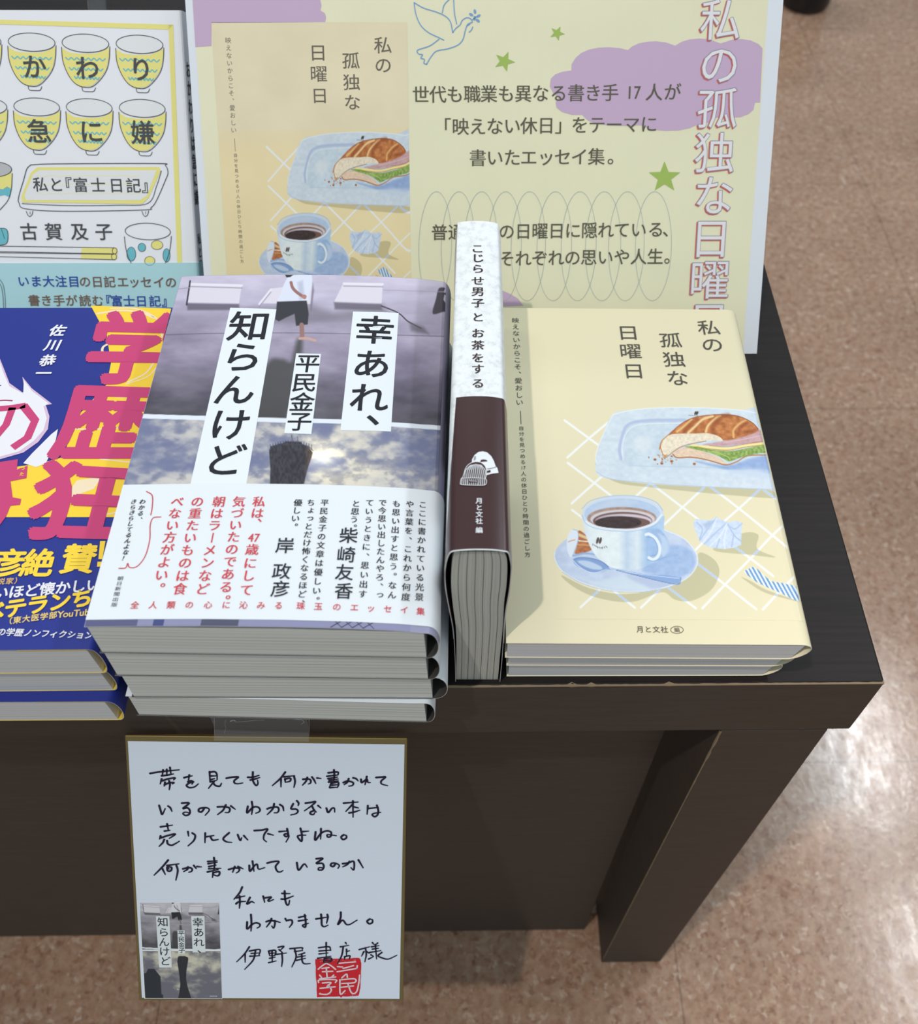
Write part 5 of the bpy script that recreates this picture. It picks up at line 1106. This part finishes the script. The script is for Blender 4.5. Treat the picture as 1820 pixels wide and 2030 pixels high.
strokes(530, 1500, 7, [
 [(250, 210), (180, 300), (70, 398)], [(190, 305), (190, 415)], [(230, 275), (380, 260)], [(370, 265), (385, 340), (370, 422)], [(245, 305), (250, 352)], [(245, 305), (320, 295), (315, 335), (250, 352)],
 [(495, 310), (560, 305), (600, 320), (600, 360), (570, 375)], [(555, 285), (535, 340), (488, 392)], [(620, 278), (650, 320), (672, 368)], [(690, 292), (745, 298)],
 [(925, 180), (930, 260), (920, 330)], [(845, 220), (975, 210), (980, 250)], [(828, 268), (985, 248)], [(842, 300), (975, 278)], [(860, 322), (985, 305)], [(850, 348), (985, 330)], [(890, 360), (860, 425)], [(890, 365), (980, 350), (985, 395), (970, 425)], [(890, 392), (970, 385)], [(870, 425), (965, 420)],
 [(1055, 355), (1110, 335), (1170, 345), (1195, 365), (1180, 395), (1130, 405)], [(1130, 300), (1110, 350), (1065, 385)], [(1190, 290), (1230, 300), (1260, 332)],
 [(1380, 270), (1370, 330), (1355, 385)], [(1300, 310), (1310, 355), (1380, 310), (1395, 350), (1430, 355)],
 [(1510, 285), (1580, 280), (1640, 278), (1580, 335), (1590, 375), (1670, 398)],
 [(0, 720), (60, 700), (140, 695), (160, 735), (140, 770), (95, 775)], [(95, 650), (75, 720), (0, 800)], [(175, 660), (215, 690), (228, 748)],
 [(410, 608), (435, 640), (428, 675)], [(360, 650), (330, 718), (395, 722), (425, 750), (400, 785), (325, 805)],
 [(530, 640), (600, 632), (670, 620), (610, 680), (515, 748)], [(705, 675), (745, 710)], [(625, 690), (650, 740), (680, 765)], [(655, 740), (600, 765), (600, 790), (640, 798), (660, 770)],
 [(820, 710), (845, 770), (895, 715), (930, 712), (935, 765)],
 [(1060, 640), (1260, 625)], [(1188, 610), (1190, 835)], [(1180, 660), (1090, 755)], [(1195, 690), (1265, 708)], [(1135, 775), (1200, 765), (1285, 738)],
 [(1395, 675), (1385, 795)], [(1400, 715), (1540, 700)], [(1520, 670), (1540, 740), (1530, 800), (1490, 828), (1455, 800), (1490, 780), (1575, 768)]])
strokes(290, 1620, 7, [
 [(200, 130), (365, 105)], [(290, 88), (310, 185)], [(255, 188), (330, 178)], [(200, 255), (185, 300)], [(195, 285), (300, 250), (400, 228), (375, 255), (320, 290)], [(250, 305), (230, 350), (180, 400)], [(290, 320), (300, 365), (350, 385), (400, 365), (462, 328)],
 [(580, 195), (588, 258)], [(640, 215), (680, 250), (660, 320), (580, 395)],
 [(820, 215), (815, 350)], [(825, 268), (940, 250)], [(895, 275), (925, 315), (1000, 305)],
 [(1150, 212), (1070, 290), (1110, 335), (1188, 345)],
 [(1270, 238), (1290, 290), (1308, 318), (1325, 280)], [(1355, 252), (1410, 312)],
 [(305, 590), (220, 690), (110, 800)], [(225, 710), (265, 790)], [(290, 665), (455, 642)], [(420, 665), (438, 740), (412, 870)], [(290, 690), (300, 740), (345, 735), (350, 690), (295, 690), (320, 715)],
 [(510, 712), (590, 695), (635, 710), (630, 745), (590, 760)], [(580, 685), (570, 720), (520, 750)], [(660, 665), (695, 710)], [(705, 680), (768, 685)],
 [(940, 555), (950, 640), (940, 730)], [(855, 610), (985, 600)], [(860, 640), (985, 620)], [(870, 680), (970, 660)], [(870, 710), (1035, 705)], [(850, 755), (1000, 720)], [(930, 760), (920, 830)], [(930, 765), (1010, 750), (1015, 790), (985, 810), (925, 790)],
 [(1145, 720), (1230, 700), (1290, 710), (1285, 745), (1250, 770)], [(1230, 680), (1200, 760)], [(1275, 680), (1345, 712)],
 [(1475, 605), (1495, 745)], [(1430, 665), (1440, 745), (1500, 670), (1540, 650), (1560, 715), (1645, 695)]])
strokes(490, 1620, 7, [
 [(100, 182), (200, 175), (285, 160), (240, 230), (230, 300), (270, 338)], [(290, 225), (365, 245)],
 [(445, 195), (570, 185)], [(555, 155), (570, 240), (540, 265), (515, 240), (545, 225), (580, 260), (540, 340)],
 [(770, 195), (855, 188)], [(740, 150), (760, 240), (755, 330), (700, 265), (740, 245), (815, 245)],
 [(1025, 155), (1020, 300)], [(950, 200), (945, 315), (1030, 215), (1110, 185), (1165, 205), (1160, 260), (1120, 270), (1110, 240), (1150, 240), (1238, 252)],
 [(1340, 240), (1305, 270), (1330, 305), (1375, 285), (1375, 250), (1340, 240)],
 [(280, 632), (360, 612), (440, 612), (395, 680), (420, 745), (460, 755), (498, 735)],
 [(690, 625), (715, 730), (790, 645), (835, 690)],
 [(960, 572), (1050, 568), (960, 635), (1040, 635), (1065, 680), (1040, 725), (990, 725), (1000, 695), (1065, 700)],
 [(1225, 645), (1195, 680), (1160, 665), (1175, 635), (1230, 635), (1280, 665), (1260, 705)],
 [(1325, 640), (1400, 630), (1480, 610), (1480, 725), (1440, 695)], [(1420, 610), (1390, 650), (1325, 685)], [(1545, 588), (1610, 698)]])
strokes(450, 1740, 10.706, [
 [(325, 190), (270, 310), (150, 450)], [(270, 380), (275, 520), (265, 640)], [(200, 420), (380, 380)], [(195, 545), (250, 505), (395, 495)], [(490, 410), (425, 550), (520, 500), (580, 525)],
 [(770, 385), (800, 515)], [(810, 420), (870, 410), (940, 405), (875, 470), (900, 490), (990, 455)],
 [(1225, 275), (1235, 450), (1270, 560), (1310, 560), (1330, 470)], [(1170, 325), (1340, 330)], [(1155, 445), (1250, 440), (1410, 380)],
 [(510, 775), (520, 950), (510, 1125)], [(430, 930), (430, 1080), (530, 985), (620, 950), (700, 980), (690, 1030), (640, 1060)],
 [(835, 925), (920, 900), (1010, 920), (1015, 990), (990, 1060), (950, 1015)], [(945, 860), (920, 930), (840, 1040)], [(1005, 905), (1130, 940)],
 [(1240, 860), (1265, 915)], [(1290, 895), (1370, 890), (1385, 960), (1325, 1045)],
 [(1525, 835), (1680, 800)], [(1520, 910), (1710, 880)], [(1650, 780), (1670, 900), (1665, 1040), (1605, 1000), (1730, 960)]])
strokes(600, 1770, 9.58, [[(255, 488), (490, 450)], [(350, 400), (360, 500), (365, 600), (410, 635), (485, 605)], [(470, 405), (480, 460), (455, 570)], [(725, 360), (720, 470), (670, 595), (740, 520), (780, 525), (830, 590), (900, 590), (1035, 510)], [(1275, 490), (1225, 530), (1260, 578), (1320, 560), (1325, 505), (1275, 490)]])
strokes(460, 1850, 5.353, [
 [(185, 140), (130, 220), (50, 300)], [(140, 215), (140, 305)], [(185, 185), (295, 170), (285, 235)], [(190, 240), (295, 235)], [(250, 180), (225, 280), (135, 380)], [(205, 210), (290, 205)],
 [(390, 185), (400, 235)], [(390, 185), (460, 178), (455, 230), (400, 235)], [(395, 210), (460, 205)], [(425, 180), (428, 305)], [(400, 262), (460, 250)], [(390, 308), (470, 290)], [(490, 145), (550, 135), (515, 175)], [(500, 170), (535, 200)], [(475, 220), (580, 205)], [(530, 205), (535, 280), (527, 350)],
 [(615, 160), (740, 150), (745, 170)], [(665, 190), (750, 180)], [(665, 165), (680, 250), (635, 355)], [(770, 205), (705, 225)], [(690, 250), (780, 235)], [(680, 285), (780, 262)], [(740, 215), (745, 290), (770, 320), (830, 318)],
 [(1000, 95), (1000, 250)], [(920, 150), (1030, 140), (1045, 180)], [(925, 185), (1050, 175)], [(925, 215), (1020, 205)], [(910, 262), (1050, 240)], [(980, 265), (970, 305)], [(985, 265), (1050, 260), (1050, 295), (975, 305)], [(985, 285), (1045, 280)],
 [(1205, 95), (1215, 112)], [(1150, 140), (1240, 125)], [(1180, 140), (1165, 230), (1120, 320)], [(1215, 165), (1215, 230)], [(1215, 190), (1248, 182)], [(1195, 245), (1195, 275)], [(1195, 245), (1250, 235), (1245, 270)],
 [(1350, 170), (1460, 140)], [(1415, 150), (1425, 220), (1410, 300)], [(1400, 190), (1375, 240)], [(1430, 190), (1455, 210)], [(1490, 95), (1505, 115)], [(1545, 100), (1525, 120)], [(1480, 140), (1560, 128)], [(1490, 165), (1555, 155)], [(1460, 200), (1580, 180)], [(1520, 115), (1535, 270)], [(1475, 225), (1500, 240)], [(1450, 270), (1500, 245)], [(1590, 200), (1550, 235), (1600, 260), (1660, 270), (1750, 230)]], 3.6)
p.done('handwriting', face)
p = Print(cS); G_ = lambda *pts: [(460 + a / 5.353, 1850 + b_ / 5.353) for a, b_ in pts]
rim = []; cor = ((885, 275), (1120, 268), (1345, 258), (1362, 275), (1372, 330), (1366, 540), (1350, 640), (1342, 662), (1170, 668), (1160, 682), (1140, 670), (905, 678), (893, 480)); rs = random.Random(4)
for i, a in enumerate(cor):
    b_ = cor[(i + 1) % len(cor)]
    for k in range(5): f = k / 5; rim.append((a[0] + (b_[0] - a[0]) * f + rs.uniform(-3, 3), a[1] + (b_[1] - a[1]) * f + rs.uniform(-3, 3)))
p.poly(G_(*rim), (206, 40, 50), 2)
for s_ in ([(1000, 315), (960, 340), (915, 378)], [(1000, 315), (1050, 340), (1100, 380)], [(955, 370), (1030, 360)], [(960, 405), (1070, 400)], [(1000, 360), (1010, 460)], [(930, 440), (950, 465)], [(1080, 440), (1060, 460)], [(930, 480), (1100, 460)],
           [(920, 520), (930, 492), (1100, 490), (1098, 520)], [(960, 525), (1050, 520), (1010, 560)], [(935, 580), (1095, 565)], [(1020, 545), (1055, 600), (1010, 645), (930, 640)],
           [(1135, 315), (1310, 300)], [(1120, 350), (1175, 355)], [(1290, 340), (1180, 370)], [(1115, 405), (1325, 370)], [(1325, 370), (1330, 340)],
           [(1165, 470), (1215, 430), (1225, 465)], [(1160, 490), (1300, 480), (1300, 520), (1165, 530)], [(1145, 490), (1150, 640), (1200, 605)], [(1160, 570), (1290, 555)], [(1230, 535), (1270, 630), (1320, 620), (1345, 530), (1355, 440)]): p.line(G_(*s_), 3.0, (226, 214, 222), 3, smooth=len(s_) > 2)
for i in range(26): q = (rs.uniform(905, 1340), rs.choice((rs.uniform(275, 300), rs.uniform(620, 668)))); p.ell(G_(q)[0], rs.uniform(.4, .9), rs.uniform(.3, .8), (228, 200, 206), 3, n=7)
p.done('red_seal', face)
def MM(*pts): return [(260 + a / 9.1, 1780 + b_ / 9.098) for a, b_ in pts]
mq = [cS.uv(q) for q in MM((155, 80), (1585, 80), (1640, 1808), (255, 1800))]
p = Print(cS); p.quad_uv([cS.uv(q) for q in MM((148, 70), (1588, 70), (1646, 1818), (238, 1810))], (236, 240, 244), 2, 2, 2); pic = p.done('pasted_picture', face)
def paint_mini(V, UV, a, b):
    P = bigS.pts(np.c_[a * 0.1268, 0.188 * (1 - b)]); X, Y = px_of_np(P); c = Canvas(X, Y, (128, 128, 128)); big_photo(c)
    g = c.C.mean(1, keepdims=True); c.C = c.C * .35 + g * .65
    low = b > .50; f1 = fbm(a * 4 + 5, b * 9 + 1); f2 = fbm(a * 11, b * 22); k = sstep(.36, .72, f1 * .6 + f2 * .4 + .22 * np.exp(-((a - .72) / .3) ** 2 - ((b - .62) / .14) ** 2) - .12 * sstep(.8, 1, b))[:, None]
    c.C[low] = (np.array([112, 112, 122.]) * (1 - k) + np.array([206, 202, 184.]) * k)[low]
    c.X, c.Y = a * 1000, b * 1000
    c.poly([(-5, 487), (1005, 487), (1005, 499), (-5, 499)], (232, 238, 244), soft=1.5)
    c.poly([(450, 562), (470, 552), (540, 552), (580, 566), (583, 590), (570, 640), (550, 720), (545, 800), (560, 880), (600, 1000), (430, 1000), (450, 930), (465, 850), (460, 760), (450, 690), (440, 610)], (52, 52, 58), soft=3)
    c.poly([(30, 730), (60, 688), (140, 688), (170, 720), (215, 770), (215, 960), (235, 960), (235, 1000), (0, 1000), (0, 735)], (50, 54, 60), soft=3)
    for q in ((850, 975), (870, 976), (890, 975), (910, 975), (930, 976)): c.ell(q[0], q[1], 9, 4, (210, 214, 220), soft=2)
    c.ell(430, 905, 10, 5, (220, 222, 226), soft=2)
    return c.C
picture('printed_photo', cS, mq, 190, 230, paint_mini, M_PRINT2, pic, 4)
p = Print(cS)
p.poly(MM((450, 320), (692, 320), (738, 1245), (508, 1248)), (222, 230, 232), 5); p.poly(MM((1085, 320), (1325, 318), (1345, 972), (1112, 975)), (222, 230, 232), 5); p.poly(MM((838, 572), (966, 572), (978, 995), (855, 998)), (222, 230, 232), 5)
for t_, x, em in (('知らんけど', ((575, 425), (590, 610), (598, 785), (605, 955), (620, 1130)), 22.5), ('幸あれ、', ((1208, 430), (1220, 610), (1225, 790), (1292, 910)), 22.5), ('平民金子', ((905, 625), (910, 735), (912, 835), (918, 935)), 13)):
    for ch, c in zip(t_, x): q = MM(c)[0]; p.text(ch, q, q, em, (52, 54, 66), 6, bold=.008)
p.done('printed_title', pic)
# clear plastic strip that carries the card
t = thing('plastic_strip', 'clear plastic strip taping the message card to the table edge', 'strip', (-0.285, -0.0012, -0.02))
M_FILM = bpy.data.materials.new('clear_film'); M_FILM.use_nodes = True; nt, lk = M_FILM.node_tree.nodes, M_FILM.node_tree.links; bb = nt['Principled BSDF']
bb.inputs['Base Color'].default_value = (0.75, 0.78, 0.78, 1); bb.inputs['Roughness'].default_value = 0.25; bb.inputs['Alpha'].default_value = 0.06; bb.inputs['Specular IOR Level'].default_value = 0.6
xa, xb = hit(425.5, 1440, (0, -0.001, 0), (0, 1, 0)).x, hit(613, 1440, (0, -0.001, 0), (0, 1, 0)).x
top_u = [cS.uv((425, 1462))[0], cS.uv((613, 1464))[0]]
rows = [(-0.0009, 0.0), (-0.0009, -0.030), (-0.0016, -0.041)]; V, F = [], []
for y, z in rows: V += [(xa, y, z), (xb, y, z)]
e0, e1 = cS.pt(top_u[0], CH - 0.0006, 0.0006), cS.pt(top_u[1], CH - 0.0006, 0.0006); V += [tuple(cS.pt(top_u[0], CH + .0005, .0006)), tuple(cS.pt(top_u[1], CH + .0005, .0006)), tuple(cS.pt(top_u[0], CH - .0016, .0006)), tuple(cS.pt(top_u[1], CH - .0016, .0006))]
F = [(2 * i, 2 * i + 2, 2 * i + 3, 2 * i + 1) for i in range(4)]
st_ = mesh_obj('film', V, F, M_FILM, t); sm = st_.modifiers.new('thickness', 'SOLIDIFY'); sm.thickness = 0.0003; sm.offset = 1
M_GLINT = pbr('glossy_tape_edge', (200, 204, 202), 0.15, 0.8); V, F = [], []
def cord(P, r):
    for i in range(len(P) - 1):
        a, b_ = Vector(P[i]), Vector(P[i + 1]); d = (b_ - a); k = len(V); s1 = d.orthogonal().normalized() * r; s2 = d.cross(s1).normalized() * r
        for q in (a, b_): V.extend([tuple(q + s1), tuple(q + s2), tuple(q - s1), tuple(q - s2)])
        for j in range(4): F.append((k + j, k + (j + 1) % 4, k + 4 + (j + 1) % 4, k + 4 + j))
pt = lambda x, y: tuple(hit(400 + x / 7.583, 1410 + y / 7.5875, (0, -0.0014, 0), (0, 1, 0)))
cord([pt(500, 162), pt(640, 155), pt(800, 135), pt(940, 135)], .00007); cord([pt(1190, 95), pt(1400, 118), pt(1520, 135), pt(1540, 165), pt(1495, 195)], .00009); cord([pt(430, 150), pt(470, 132), pt(505, 145)], .0003); cord([pt(188, 100), pt(192, 380)], .00008); cord([pt(1612, 100), pt(1618, 390)], .00008); cord([pt(360, 130), pt(345, 200), pt(365, 250), pt(335, 330)], .00006)
mesh_obj('tape_creases', V, F, M_GLINT, t)

# ---- black post standing on the far floor
t = thing('round_post', 'black round post base on the far floor past the poster corner', 'post', (0.489, 1.648, -H))
V, F = [], []; n = 32
for z, r in ((0, .040), (.004, .044), (.010, .0468), (.05, .0475), (.16, .0475), (.165, .046)): V += [(0.489 + r * math.cos(2 * math.pi * i / n), 1.648 + r * math.sin(2 * math.pi * i / n), z - H) for i in range(n)]
for k in range(5):
    for i in range(n): F.append((k * n + i, k * n + (i + 1) % n, (k + 1) * n + (i + 1) % n, (k + 1) * n + i))
F += [tuple(range(n))[::-1], tuple(range(5 * n, 6 * n))]
mesh_obj('post_body', V, F, pbr('black_plastic', (20, 21, 27), 0.35, 0.4), t, smooth=True)
